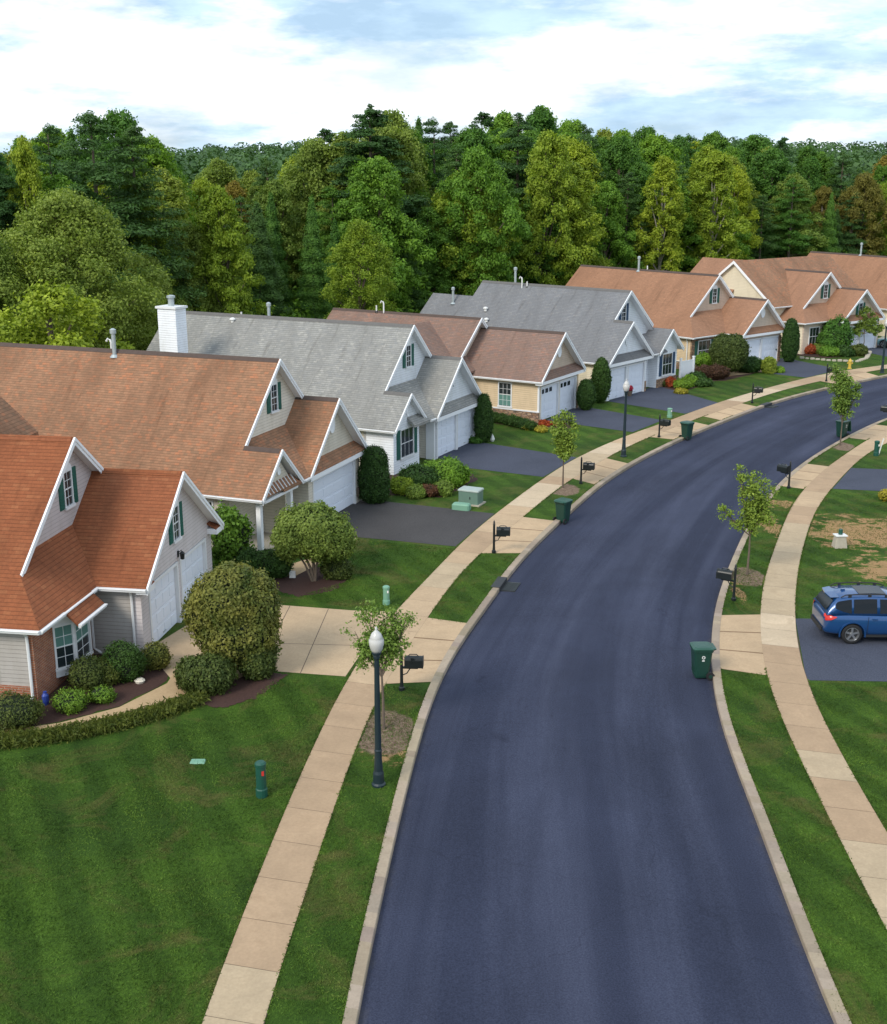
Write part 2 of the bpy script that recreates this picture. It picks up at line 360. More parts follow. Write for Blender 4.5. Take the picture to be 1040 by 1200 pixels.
M['lf_shrub'] = leafm('shrub_leaves', (.052, .085, .018), (.135, .165, .04), nscale=1.2)
M['lf_holly'] = leafm('round_tree_leaves', (.095, .16, .03), (.24, .32, .08), nscale=.35)
M['lf_bronze'] = leafm('bronze_shrub_leaves', (.075, .12, .024), (.27, .25, .06), nscale=.35)
M['lf_arb'] = leafm('arborvitae_leaves', (.030, .075, .015), (.062, .13, .026), nscale=1.2)
M['lf_lime'] = leafm('lime_leaves', (.10, .20, .022), (.20, .33, .04), nscale=1.5)
M['lf_gold'] = leafm('gold_leaves', (.30, .28, .03), (.42, .36, .05), nscale=1.5)
M['lf_red'] = leafm('red_leaves', (.30, .045, .02), (.42, .10, .035), nscale=1.5)
M['lf_maroon'] = leafm('maroon_leaves', (.085, .035, .028), (.14, .07, .04), nscale=1.5)
M['lf_street'] = leafm('street_tree_leaves', (.12, .21, .035), (.25, .35, .07), nscale=1.5)
M['flower'] = plain('pink_petals', (.45, .03, .06), .6)

def lawn_mat():
    b = NB('lawn_grass'); o = b.coord(); x, y, z = b.sep(o)
    big = b.noise(o, .16, 5, .6, .4); col = b.mix(b.ramp(big, [(.35, (0, 0, 0)), (.68, (1, 1, 1))]), (.027, .064, .010), (.054, .114, .015))
    # mown bands
    rot = b.n('ShaderNodeMapping'); rot.inputs['Rotation'].default_value = (0, 0, R(-24)); cc = b.n('ShaderNodeTexCoord'); b.l(cc.outputs['Object'], rot.inputs[0])
    rx = b.sep(rot.outputs[0])[0]; wob = b.math('MULTIPLY', b.noise(o, .5, 3), .5)
    sn = b.math('SINE', b.math('MULTIPLY', b.math('ADD', rx, wob), 5.2))
    st = b.ramp(b.math('MULTIPLY_ADD', sn, .5, .5), [(.3, (.86, .88, .84)), (.75, (1.2, 1.16, 1.14))]); col = b.mix(b.ramp(b.noise(o, .12, 3), [(.3, (0, 0, 0)), (.55, (1, 1, 1))]), col, b.mix(1.0, col, st, 'MULTIPLY'))
    mid = b.noise(o, 1.6, 6, .7, .5); col = b.mix(1.0, col, b.ramp(mid, [(.28, (.72, .76, .72)), (.72, (1.25, 1.2, 1.15))]), 'MULTIPLY')
    fine = b.noise(b.coord('Object', (1, .6, 1)), 17, 4, .85); col = b.mix(1.0, col, b.ramp(fine, [(.3, (.52, .56, .50)), (.7, (1.5, 1.42, 1.3))]), 'MULTIPLY')
    dry = b.noise(o, .42, 7, .72, .8); col = b.mix(b.ramp(dry, [(.51, (0, 0, 0)), (.72, (.85, .85, .85))]), col, (.125, .11, .038))
    blade = b.noise(b.coord('Object', (1, .45, 1)), 34, 3, .9); col = b.mix(1.0, col, b.ramp(blade, [(.32, (.55, .6, .5)), (.68, (1.55, 1.5, 1.35))]), 'MULTIPLY')
    wd = b.noise(o, 3.2, 3, .6); col = b.mix(b.ramp(wd, [(.68, (0, 0, 0)), (.74, (.5, .5, .5))]), col, (.10, .15, .03))
    # bare earth patches (cx, cy, rx, ry)
    tot = None
    for cx, cy, ax, ay in ((18.4, 49.8, 4.8, 3.8), (18.8, 44.8, 4.4, 2.6), (25, 47, 4, 3), (11.45, 43.6, .8, 1.0), (14.6, 50.8, .8, 3.0), (15.9, 54.6, 1.1, 1.2), (-1.45, 29.2, 1.0, .8), (11.0, 42.0, .35, 1.4)):
        dx = b.math('DIVIDE', b.math('SUBTRACT', x, cx), ax); dy = b.math('DIVIDE', b.math('SUBTRACT', y, cy), ay)
        d = b.math('SQRT', b.math('ADD', b.math('MULTIPLY', dx, dx), b.math('MULTIPLY', dy, dy)))
        k = b.math('SUBTRACT', 1.0, d); tot = k if tot is None else b.math('MAXIMUM', tot, k)
    pn = b.math('MULTIPLY', b.math('SUBTRACT', b.noise(b.coord('Object', (.9, 1.2, 1)), 1.1, 9, .75, .4), .5), 3.4)
    msk = b.ramp(b.math('ADD', tot, pn), [(.38, (0, 0, 0)), (.55, (1, 1, 1))])
    sc_ = b.mix(b.noise(o, 3, 6, .7), (.26, .155, .065), (.48, .30, .15))
    gate = b.ramp(tot, [(-.0, (0, 0, 0)), (.12, (1, 1, 1))])
    col = b.mix(b.mix(1.0, msk, gate, 'MULTIPLY'), col, sc_)
    nb = b.bump(fine, .8, .05); nb = b.bump(b.noise(o, 55, 3, .8), .7, .03, nb)
    tot = None
    for cx, cy, ax, ay in ((-1.62, 30.45, .95, 1.45), (5.95, 57.3, .85, 1.3), (11.75, 43.95, .8, 1.25), (22.9, 67.1, .8, 1.3)):
        dx = b.math('DIVIDE', b.math('SUBTRACT', x, cx), ax); dy = b.math('DIVIDE', b.math('SUBTRACT', y, cy), ay)
        k = b.math('SUBTRACT', 1.0, b.math('SQRT', b.math('ADD', b.math('MULTIPLY', dx, dx), b.math('MULTIPLY', dy, dy)))); tot = k if tot is None else b.math('MAXIMUM', tot, k)
    pm = b.math('ADD', tot, b.math('MULTIPLY', b.math('SUBTRACT', b.noise(o, 2.5, 6, .7), .5), .7))
    col = b.mix(b.ramp(pm, [(.02, (0, 0, 0)), (.16, (1, 1, 1))]), col, b.mix(b.ramp(b.noise(o, 7, 5, .8), [(.35, (0, 0, 0)), (.65, (1, 1, 1))]), (.10, .062, .042), (.32, .235, .165)))
    return b.fin(col, .9, nb, spec=.15)
M['lawn'] = lawn_mat()

# ------------------------------------------------------------------ street lines, measured on the photograph and smoothed
LApx = [(420,1173),(429.6,1134.6),(443,1073),(452.7,1030.8),(462,982.7),(472,942),(482.7,900),(498.8,841),(507.5,809.8),(519.6,785.6),(533.4,761.3),(550.8,735.4),(561.5,724.6),(581.7,695.8),(602,664),(630.8,635.2),(651,615.6),(677,592),(704,567),(733,548.4),(762,532),(790.7,518),(827.3,501.7),(859.6,489.6),(889,477.5),(921.6,466.7),(975.4,453.3),(1040,439.8)]
SOpx = [(314,1169),(343,1098),(366,1023),(385.4,965),(400.8,919),(408.8,894.6),(429.6,846),(448.6,801),(474.6,763),(500.6,725),(521.3,695),(537,672.7),(561.5,649.6),(584.6,629.4),(612,607.8),(636.5,586),(656.7,570.3),(707,538.3),(744.6,519.5),(762,511.7),(809.5,493.6),(823,488.4),(867.7,473.5),(905.4,460.5),(948.5,449.2),(1013,436.3)]
SIpx = [(243,1177),(273.8,1100),(305.4,1021),(331.5,953.8),(348.8,917),(363.8,882.5),(384.6,837.5),(407,794),(429.6,761),(461,716),(490,690.4),(506.7,672.7),(535.6,641),(557,620.8),(581.7,602),(613.4,577.5),(640,559),(661,544),(687,531),(715.8,518),(744.6,506.5),(773.4,497.9),(805,484.9),(848.9,469.4),(894.6,456),(945.8,442.5),(986,434.4),(1040,427.7)]
RApx = [(972,1182),(955,1142),(940,1100),(925,1060),(910,1020),(896,980),(880,937.5),(865,900),(847.5,860),(838.8,825),(833.8,797.5),(833,767.5),(833,740),(836,715),(843.8,690),(853.8,665),(867.5,632.5),(885,600),(901,578.8),(917.5,561),(941.5,541.5),(963,527.7),(987.7,513.8),(1003,506),(1023,496.2),(1040,489)]
ROpx = [(1040,1095),(1022.5,1060),(1005,1025),(987.5,990),(970,955),(956,927.5),(943.8,900),(922.5,860),(910,830),(900,802.5),(893.8,775),(890.5,745),(891,715),(892.5,687.5),(900,665),(910,637.5),(920,610),(930,587.5),(945,570),(970.8,546),(992,532),(1016,515.4),(1040,503)]
RIpx = [(1040,980),(1025,952.5),(1010,925),(995,900),(971,857.5),(956,827.5),(943.8,797.5),(936,770),(932,740),(931,722.5),(931.8,700),(933.8,672.5),(940,647.5),(947.5,617.5),(960,590),(972.5,575),(997,547.7),(1007.7,538.5),(1021.5,527.7),(1040,518.5)]
def resample(P, n):
    P = np.array(P, float); d = np.r_[0, np.cumsum(np.linalg.norm(np.diff(P, axis=0), axis=1))]
    t = np.linspace(0, d[-1], n); return np.stack([np.interp(t, d, P[:, 0]), np.interp(t, d, P[:, 1])], 1)
def line(px, pre, post, n=420):
    P = list(pre)+[at(*p)[:2] for p in px]+list(post); P = resample(P, n)
    for _ in range(26): P[1:-1] = .25*P[:-2]+.5*P[1:-1]+.25*P[2:]
    return resample(P, n)
LA = line(LApx, [(-2.6, -30), (-2.3, -5), (-1.95, 9)], [(45, 100.5), (60, 109), (90, 120), (160, 138)])
SO = line(SOpx, [(-4.3, -30), (-4.0, -5), (-3.65, 9)], [(44, 102), (59.5, 110.5), (89.5, 121.7), (159.5, 140)])
SI = line(SIpx, [(-5.5, -30), (-5.2, -5), (-4.8, 9)], [(43.3, 103), (59, 111.6), (89, 122.8), (159, 141.2)])
RA = line(RApx, [(6.9, -30), (7.0, -5), (7.1, 9)], [(33.5, 80.6), (40, 86.2), (50, 93.8), (64, 101.5), (93, 112), (162, 130)])
RO = line(ROpx, [(8.8, -30), (8.9, -5), (9.0, 9)], [(33.5, 78.2), (41.5, 84.6), (51, 92), (65, 99.5), (94, 110), (162.5, 128)])
RI = line(RIpx, [(10.0, -30), (10.1, -5), (10.25, 9)], [(34.4, 77.2), (42.3, 83.6), (51.8, 91), (65.7, 98.4), (94.5, 108.9), (163, 127)])
def offs(P, d):
    T = np.gradient(P, axis=0); T /= np.linalg.norm(T, axis=1)[:, None]; return P+np.stack([T[:, 1], -T[:, 0]], 1)*d
LB = offs(LA, -.26); RB = offs(RA, .26)
ZR = -.13
def strip(mb, A, B, z, mat):
    n = min(len(A), len(B))
    for i in range(n-1): mb.poly([(*A[i], z), (*B[i], z), (*B[i+1], z), (*A[i+1], z)], mat)
def near_idx(P, p): return int(np.argmin(((P-np.array(p[:2]))**2).sum(1)))

# ground sheets
mb = MB(); mb.poly([(-3000, -600, -.22), (3000, -600, -.22), (3000, 5000, -.22), (-3000, 5000, -.22)], M['lawn'])
tag(mb.build('ground'), kind='structure')
mb = MB(); pts = [(*p, 0) for p in LB]; mb.poly(pts+[(1500, 480, 0), (1500, 3500, 0), (-1500, 3500, 0), (-1500, -30, 0)], M['lawn'])
tag(mb.build('lawn', fix=False), kind='structure')
mb = MB(); pts = [(*p, 0) for p in RB]; mb.poly(list(reversed(pts))+[(1500, -30, 0), (1500, 470, 0)], M['lawn'])
tag(mb.build('lawn', fix=False), kind='structure')
# road, with UV along the street (v) and across (u)
def road():
    n = len(LA); A = offs(LA, -.05); B = offs(RA, .05); 
    C = (A+B)/2; B2 = []
    for i in range(n): B2.append(B[i])
    vs = []; fs = []; K = 8; uvs = []
    d = np.r_[0, np.cumsum(np.linalg.norm(np.diff(C, axis=0), axis=1))]
    for i in range(n):
        for k in range(K+1):
            t = k/K; p = A[i]*(1-t)+B2[i]*t; crown = .05*(1-(2*t-1)**2)
            vs.append((p[0], p[1], ZR+crown)); uvs.append((t*8.6, d[i]))
    for i in range(n-1):
        for k in range(K):
            a = i*(K+1)+k; fs.append((a, a+1, a+K+2, a+K+1))
    me = D.meshes.new('road'); me.from_pydata(vs, [], fs); me.materials.append(M['road']); u = me.uv_layers.new(name='UVMap')
    for lp in me.loops: u.data[lp.index].uv = uvs[lp.vertex_index]
    me.polygons.foreach_set('use_smooth', [True]*len(me.polygons))
    o = D.objects.new('road', me); COL.objects.link(o); return o
tag(road(), kind='structure')
random.seed(4)
def slabs(name, A, B, step, zt, mat, tones, thick=.06, gap=.012, zlow=None, i0=0, i1=None, joints=True):
    # paving slabs laid along two lines; each slab a little block with its own tone
    n = 1400; A = resample(A[i0:i1], n); B = resample(B[i0:i1], n); C = (A+B)/2
    d = np.r_[0, np.cumsum(np.linalg.norm(np.diff(C, axis=0), axis=1))]; L = d[-1]; mb = MB(); s = 0; k = 0
    if joints:
        mb.cur = 1.0
        for j in range(0, n-20, 20): mb.poly([(*A[j], zt-.008), (*B[j], zt-.008), (*B[j+20], zt-.008), (*A[j+20], zt-.008)], M['gap'])
    at_d = lambda Q, t: (float(np.interp(t, d, Q[:, 0])), float(np.interp(t, d, Q[:, 1])))
    while s < L-.01:
        e_ = min(L, s+step-gap); mb.cur = tones(k, s); K = 3 if s > 20 else 2
        ts = np.linspace(s, e_, K+1)
        for a, b in zip(ts[:-1], ts[1:]): mb.poly([(*at_d(A, a), zt), (*at_d(B, a), zt), (*at_d(B, b), zt), (*at_d(A, b), zt)], mat)
        s += step; k += 1
    o = mb.build(name, fix=False); return tag(o, kind='structure')
_t = {}
def walk_tones(seed):
    rr = random.Random(seed); st = {'v': (1, 1, 1), 'n': 0}
    def f(k, s):
        if st['n'] <= 0:
            c = rr.random(); st['n'] = rr.choice([1, 2, 2, 3, 4])
            st['v'] = (1.0, .97, .95) if c < .35 else (1.14, 1.20, 1.28) if c < .46 else (.84, .79, .77) if c < .8 else (.93, .96, .97)
        st['n'] -= 1; j = rr.uniform(.96, 1.04); return tuple(x*j for x in st['v'])
    return f
slabs('sidewalk', SI, SO, 1.52, .018, M['walk'], walk_tones(3))
slabs('sidewalk', RO, RI, 1.52, .018, M['walk'], walk_tones(11))
def curb(A, B, side):
    n = 1600; A = resample(A, n); B = resample(B, n); d = np.r_[0, np.cumsum(np.linalg.norm(np.diff(A, axis=0), axis=1))]; mb = MB(); rr = random.Random(side); k0 = 0
    nxt = 0; tone = 1
    for i in range(n-1):
        if d[i] >= nxt:
            nxt = d[i]+rr.choice([.3, .3, .45, .6, 1.2]); q = rr.uniform(.80, 1.12); tone = (q, q*rr.uniform(.95, 1), q*rr.uniform(.9, 1.02))
        mb.cur = tone; a0, a1, b0, b1 = A[i], A[i+1], B[i], B[i+1]; m0 = a0*.93+b0*.07; m1 = a1*.93+b1*.07
        mb.poly([(*a0, ZR-.02), (*a1, ZR-.02), (*a1, .0), (*a0, .0)], M['curb'])
        mb.poly([(*a0, 0), (*a1, 0), (*m1, .022), (*m0, .022)], M['curb'])
        mb.poly([(*m0, .022), (*m1, .022), (*b1, .022), (*b0, .022)], M['curb'])
        mb.poly([(*b0, .022), (*b1, .022), (*b1, -.02), (*b0, -.02)], M['curb'])
    tag(mb.build('curb', fix=False), kind='structure')
curb(LA, LB, 1); curb(RA, RB, 2)
# concrete aprons where drives cross the verge
def apron(Sw, Cb, p0, p1, q0, q1):
    a0, a1 = near_idx(Sw, at(*p0)), near_idx(Sw, at(*p1)); b0, b1 = near_idx(Cb, at(*q0)), near_idx(Cb, at(*q1))
    A = Sw[a0:a1+1]; B = Cb[b0:b1+1]; n = 60; A = resample(A, n); B = resample(B, n); mb = MB(); z = .012; rr = random.Random(int(p0[0]))
    for i in range(n-1):
        if i % 20 == 0: q = rr.uniform(.93, 1.06); mb.cur = (q, q*.985, q*.97)
        if i % 20 == 19: mb.cur = (.45, .4, .36)
        mb.poly([(*A[i], z), (*B[i], z), (*B[i+1], z), (*A[i+1], z)], M['drive_conc'])
    tag(mb.build('apron', fix=False), kind='structure')
for a in [((448.6,801),(501,725),(499,804),(544,730)), ((566,646),(611,608),(603,650),(645,610.7)), ((672,563),(707,538),(694,567),(731.6,543.5)),
          ((762,511.7),(809.5,493.6),(786,513.7),(830,498)), ((822,488.6),(867.7,473.5),(843,491.5),(886.5,477.5)), ((960,446.5),(1013,436.3),(975,449),(1025,440))]: apron(SO, LB, *a)
for a in [((897,788),(890.5,721),(843,788),(845,719)), ((943,571.5),(971,546),(911,570),(945,543)), ((1016,515.2),(1040,499),(994,513.5),(1027,496.6))]: apron(RO, RB, *a)
def flat(name, px, z, mat, tone=None, world=False, edge=0.0):
    mb = MB(); mb.cur = tone or 1.0; P = [((p[0], p[1]) if world else at(*p)[:2]) for p in px]
    if edge:
        rr = random.Random(7); Q = resample(P+[P[0]], 90)[:-1]; P = [(q[0]+rr.uniform(-edge, edge), q[1]+rr.uniform(-edge, edge)) for q in Q]
    mb.poly([(*p, z) for p in P], mat); o = mb.build(name, fix=False)
    if o.data.polygons[0].normal.z < 0: o.data.flip_normals()
    return tag(o, kind='structure')
ONE = (1.001, 1, 1)
flat('driveway', [(172,762),(204,800),(240,806),(316,786.5),(405,793),(424,765),(462,717),(412,715.5),(331,709.4),(268,700),(246,716)], .008, M['drive_conc'], ONE)
# joints of the near concrete drive
mb = MB()
for a, b in (((352,789.5),(385,713.5)),((300,788),(340,710)),((258,752),(440,757))):
    p, q = at(*a, .011), at(*b, .011); d = (Vector(q)-Vector(p)).normalized(); n_ = Vector((-d.y, d.x, 0))*.012
    mb.poly([Vector(p)-n_, Vector(p)+n_, Vector(q)+n_, Vector(q)-n_], M['gap'])
tag(mb.build('driveway_joint', fix=False), kind='structure')
flat('driveway', [(366,612),(378,628),(417,629.4),(534,640.5),(580,602),(424.5,584.7),(408,594)], .008, M['drive_dark'])
flat('driveway', [(512,536),(548,548.5),(637,559),(676,536),(577,520.5),(554,517)], .008, M['drive_blue'])
flat('driveway', [(636,494),(675.4,497.5),(742,506.5),(777,492.5),(691,477.7),(678,476)], .008, M['drive_blue'])
flat('driveway', [(712,470),(717,471),(804,485),(842,472),(796,459),(770,452)], .008, M['drive_blue'])
flat('driveway', [(872,426),(905,438),(945,442.5),(986,433),(921.5,419.6),(912,420)], .008, M['drive_blue'])
flat('driveway', [(984,406),(1040,418),(1100,432),(1140,424),(1075,404),(1045,396)], .008, M['drive_blue'])
p0, p1 = at(932.5,725), at(945.5,797.5)
flat('driveway', [p0, (p0[0]+13, p0[1]-.5), (p1[0]+13, p1[1]-.5), p1], .008, M['drive_blue'], world=True)
p0, p1 = at(998,548.5), at(976,573)
flat('driveway', [p0, (p0[0]+14, p0[1]-2.5), (p1[0]+14, p1[1]-2.5), p1], .008, M['drive_blue'], world=True)
flat('path', [(-60,862),(0,857),(70,847.5),(140,829),(196,801),(208,782),(236,800),(220,812),(210,817),(147,841),(84,856),(0,864),(-60,868)], .010, M['walk'], (.95, .9, .8))
flat('path', [(322,672),(345,660),(377,650),(405,628.5),(419,631),(400,646),(372,662),(345,676)], .010, M['walk'], (1.05, 1, .9))
flat('path', [(828,440),(870,434.5),(884,432),(900,435),(870,439),(830,444)], .010, M['walk'], (1.05, 1, .9))
flat('mulch_bed', [(-60,845),(0,848),(40,838),(62,800),(110,762),(178,757),(205,785),(190,802),(140,828),(70,846),(0,856),(-60,860)], .006, M['mulch'], edge=.06)
flat('mulch_bed', [(214,824),(262,830),(300,818),(338,792),(318,787),(240,803)], .012, M['mulch'], edge=.08)
flat('mulch_bed', [(322,690),(350,700),(392,692),(410,676),(396,662),(350,668),(300,672)], .006, M['mulch'], edge=.08)
flat('mulch_bed', [(455,580),(520,583),(560,562),(545,548),(510,548),(452,552)], .006, M['mulch'], edge=.08)
flat('mulch_bed', [(572,494),(620,504),(668,502),(676,498),(634,495),(578,486)], .006, M['mulch'], edge=.05)
flat('mulch_bed', [(772,455),(800,460),(822,452),(812,440),(790,440)], .006, M['mulch'], edge=.05)
flat('mulch_bed', [(812,448),(850,446),(884,438),(880,428),(830,436)], .006, M['mulch'], edge=.05)
flat('mulch_bed', [(932,416),(970,420),(1016,414),(1022,406),(960,404),(935,406)], .006, M['mulch'], edge=.05)

# ------------------------------------------------------------------ houses (local x = towards the street, local y = along it)
OV = .35
def window(root, org, r, n, w_, h_, nx, ny, shut=None, trim=.07, sill=True, arch=False, curt=None, name='window'):
    # org = centre bottom on the wall plane, r = right, n = outward
    org, r, n = Vector(org), Vector(r), Vector(n); up = Vector((0, 0, 1)); m = MB(); T = M['trim']
    m.obox(org, r, up, n, -w_/2-trim, -w_/2, -trim, h_+trim, .0, .05, T); m.obox(org, r, up, n, w_/2, w_/2+trim, -trim, h_+trim, .0, .05, T)
    m.obox(org, r, up, n, -w_/2, w_/2, h_, h_+trim, .0, .05, T); m.obox(org, r, up, n, -w_/2-.03-trim, w_/2+.03+trim, -trim-.03, -.002, 0, .09, T)
    for i in range(1, nx): x = -w_/2+w_*i/nx; m.obox(org, r, up, n, x-.008, x+.008, 0, h_, .009, .02, T)
    for i in range(1, ny): z = h_*i/ny; t_ = .02 if i == ny//2 else .008; m.obox(org, r, up, n, -w_/2, w_/2, z-t_, z+t_, .010, .022, T)
    if arch:
        P = [org+up*(h_+trim)+r*((w_/2+trim)*math.cos(a))+up*((w_/2)*math.sin(a)) for a in np.linspace(0, math.pi, 11)]
        m.poly([p+n*.05 for p in P], T); m.poly([p for p in reversed(P)], T)
        for i in range(10): m.poly([P[i], P[i+1], P[i+1]+n*.05, P[i]+n*.05], T)
    f = m.build('window', root); f.name = name
    g_ = MB(); g_.obox(org, r, up, n, -w_/2, w_/2, 0, h_, .002, .008, M['glass']); g_.build('pane', f)
    if curt:
        c = MB(); c.obox(org, r, up, n, -w_/2, w_/2, curt[0]*h_, curt[1]*h_, .0085, .0095, M['curtain']); c.build('blind', f)
    if shut:
        sw = min(.36, max(.31, w_*.3))
        for sgn in (-1, 1):
            c = MB(); a = sgn*(w_/2+trim+.02); x0, x1 = (a, a+sw) if sgn > 0 else (a-sw, a)
            c.obox(org, r, up, n, x0, x1, -.04, h_+.05, 0, .035, M[shut])
            for z0, z1 in ((.02, h_*.47), (h_*.53, h_-.01)):
                k = int((z1-z0)/.09)
                for j in range(k): zz = z0+(z1-z0)*j/k; c.obox(org, r, up, n, x0+.04, x1-.04, zz, zz+.05, .035, .047, M[shut])
            c.build('shutter', root)
    return f
def garage_door(root, u, v0, v1, h=2.12, windows=False):
    o = (u, (v0+v1)/2, 0); r = Vector((0, 1, 0)); n = Vector((1, 0, 0)); up = Vector((0, 0, 1)); w_ = v1-v0; m = MB()
    m.obox(o, r, up, n, -w_/2, w_/2, .02, h, -.16, -.12, M['door'])
    rows = 4; cols = 4
    for j in range(rows):
        z0, z1 = .02+(h-.02)*j/rows, .02+(h-.02)*(j+1)/rows
        m.obox(o, r, up, n, -w_/2+.005, w_/2-.005, z0+.008, z1-.008, -.12, -.098, M['door'])
        if windows and j == rows-1: continue
        for k in range(cols):
            x0, x1 = -w_/2+w_*k/cols+.07, -w_/2+w_*(k+1)/cols-.07
            m.obox(o, r, up, n, x0, x1, z0+.10, z1-.10, -.098, -.084, M['door'])
    dr = m.build('garage_door', root)
    if windows:
        for k in range(4):
            if k == 3: continue
            x0 = -w_/2+.18+k*.56; c = MB(); c.obox(o, r, up, n, x0, x0+.40, h-.42, h-.14, -.097, -.09, M['glass']); c.build('door_window', dr)
    c = MB(); c.obox(o, r, up, n, -.12, .12, .16, .19, -.084, -.06, M['steel']); c.build('handle', dr)
    m = MB(); T = M['trim']
    m.obox(o, r, up, n, -w_/2-.10, -w_/2, .0, h+.10, -.18, .03, T); m.obox(o, r, up, n, w_/2, w_/2+.10, .0, h+.10, -.18, .03, T); m.obox(o, r, up, n, -w_/2, w_/2, h, h+.10, -.18, .03, T)
    m.build('door_frame', dr)
def rake(root, p0, p1, drop=.24, t=.035, du=1):
    # white rake board just in front of the roof edge, following it, with a crown strip
    m = MB(); p0, p1 = Vector(p0), Vector(p1); n = Vector((du, 0, 0))
    for z0, z1, x0, x1 in ((.01, -drop, 0, t), (.02, -.10, t, t+.03)):
        a = [p0+Vector((0, 0, z0)), p1+Vector((0, 0, z0)), p1+Vector((0, 0, z1)), p0+Vector((0, 0, z1))]; b = [p+n*x1 for p in a]; a = [p+n*x0 for p in a]
        m.poly(b, M['white']); m.poly(list(reversed(a)), M['white'])
        for i in range(4): j = (i+1) % 4; m.poly([a[i], a[j], b[j], b[i]], M['white'])
    m.build('rake_board', root)
def boxpart(root, name, mat, *c):
    m = MB(); m.box(*c, mat); return m.build(name, root)
def gutter(root, p0, p1, out, z, down=None):
    # K-profile gutter from p0 to p1 (xy), out = outward direction
    p0, p1 = Vector((*p0, z)), Vector((*p1, z)); out = Vector((*out, 0)); m = MB(); pr = [(0, .0), (.11, .0), (.12, -.03), (.09, -.05), (.075, -.11), (0, -.12)]
    ins = [(0.0, 0.0), (.095, -.0), (.06, -.09), (.01, -.09)]
    A = [p0+out*x+Vector((0, 0, y)) for x, y in pr]; B = [p1+out*x+Vector((0, 0, y)) for x, y in pr]
    m.loft([A, B], M['trim'])
    m.build('gutter', root)
def downspout(root, x, y, ztop, n=(0, -1), zb=.12):
    m = MB(); n = Vector((*n, 0)); p = Vector((x, y, 0)); T = M['trim']
    pts = [p+n*.30+Vector((0, 0, ztop)), p+n*.10+Vector((0, 0, ztop-.28)), p+n*.07+Vector((0, 0, ztop-.5)), p+n*.07+Vector((0, 0, zb+.15)), p+n*.32+Vector((0, 0, zb))]
    m.tube(pts, [.045]*5, T, 6); m.build('downspout', root)
def vent(root, x, y, z, kind='pipe'):
    m = MB()
    if kind == 'flue':
        m.lathe((x, y, z-.3), [(.09, 0), (.09, 1.25), (.14, 1.25), (.14, 1.42), (.05, 1.48)], M['steel'], 12); m.lathe((x, y, z-.12), [(.22, 0), (.12, .12)], M['steel'], 12)
    elif kind == 'hook':
        m.tube([(x, y, z-.2), (x, y, z+.55), (x-.05, y, z+.68), (x-.17, y, z+.72), (x-.25, y, z+.60)], [.05]*5, M['pvc'], 8)
    elif kind == 'cap':
        m.lathe((x, y, z-.1), [(.11, 0), (.11, .18), (.19, .2), (.17, .28), (.05, .33)], M['pvc'], 10)
    else: m.lathe((x, y, z-.2), [(.05, 0), (.05, .6)], M['pvc'], 8); m.lathe((x, y, z-.06), [(.12, 0), (.06, .1)], M['black'], 8)
    m.build('roof_vent', root)
def ridge_cap(m, p0, p1, s, mat):
    # bent shingles along a ridge running along u
    p0, p1 = Vector(p0), Vector(p1); w_ = .16; mat = M['ridge_grey'] if ('grey' in mat.name or 'slate' in mat.name) else mat if 'orange' in mat.name else M['ridge']
    for sg in (-1, 1):
        a = [p0+Vector((0, 0, .035)), p1+Vector((0, 0, .035)), p1+Vector((0, sg*w_, -s*w_+.022)), p0+Vector((0, sg*w_, -s*w_+.022))]
        m.poly(a if sg < 0 else list(reversed(a)), mat)
def disc_vent(root, u, v, z, r=.28, ellipse=1.35):
    m = MB(); P = [(r*math.cos(a), r*ellipse*math.sin(a)) for a in np.linspace(0, 2*math.pi, 21)[:-1]]
    m.loft([[(u, v+a, z+b) for a, b in P], [(u+.05, v+a, z+b) for a, b in P], [(u+.05, v+a*.8, z+b*.8) for a, b in P], [(u+.03, v+a*.78, z+b*.78) for a, b in P]], M['white'])
    m.build('gable_vent', root)
def crescent(root, u, v, z, r=.42):
    m = MB(); a = np.linspace(R(120), R(240), 13); m.loft([[(u+q, v+rr_*math.cos(t), z+rr_*math.sin(t)*1.3) for q, rr_ in ((0, r), (.03, r), (.03, r-.05*math.sin((i+.2)/12.4*math.pi)-.01), (0, r-.05*math.sin((i+.2)/12.4*math.pi)-.01))] for i, t in enumerate(a)], M['steel'])
    m.build('gable_ornament', root)
def wall_lamp(root, u, v, z):
    m = MB(); m.box(u, v-.05, z-.1, u+.03, v+.05, z+.12, M['black']); m.tube([(u+.02, v, z+.05), (u+.14, v, z+.16), (u+.16, v, z+.06)], [.015]*3, M['black'], 6)
    m.lathe((u+.16, v, z-.18), [(.04, 0), (.075, .03), (.085, .2), (.10, .22), (.02, .30)], M['black'], 8); m.build('wall_lamp', root)
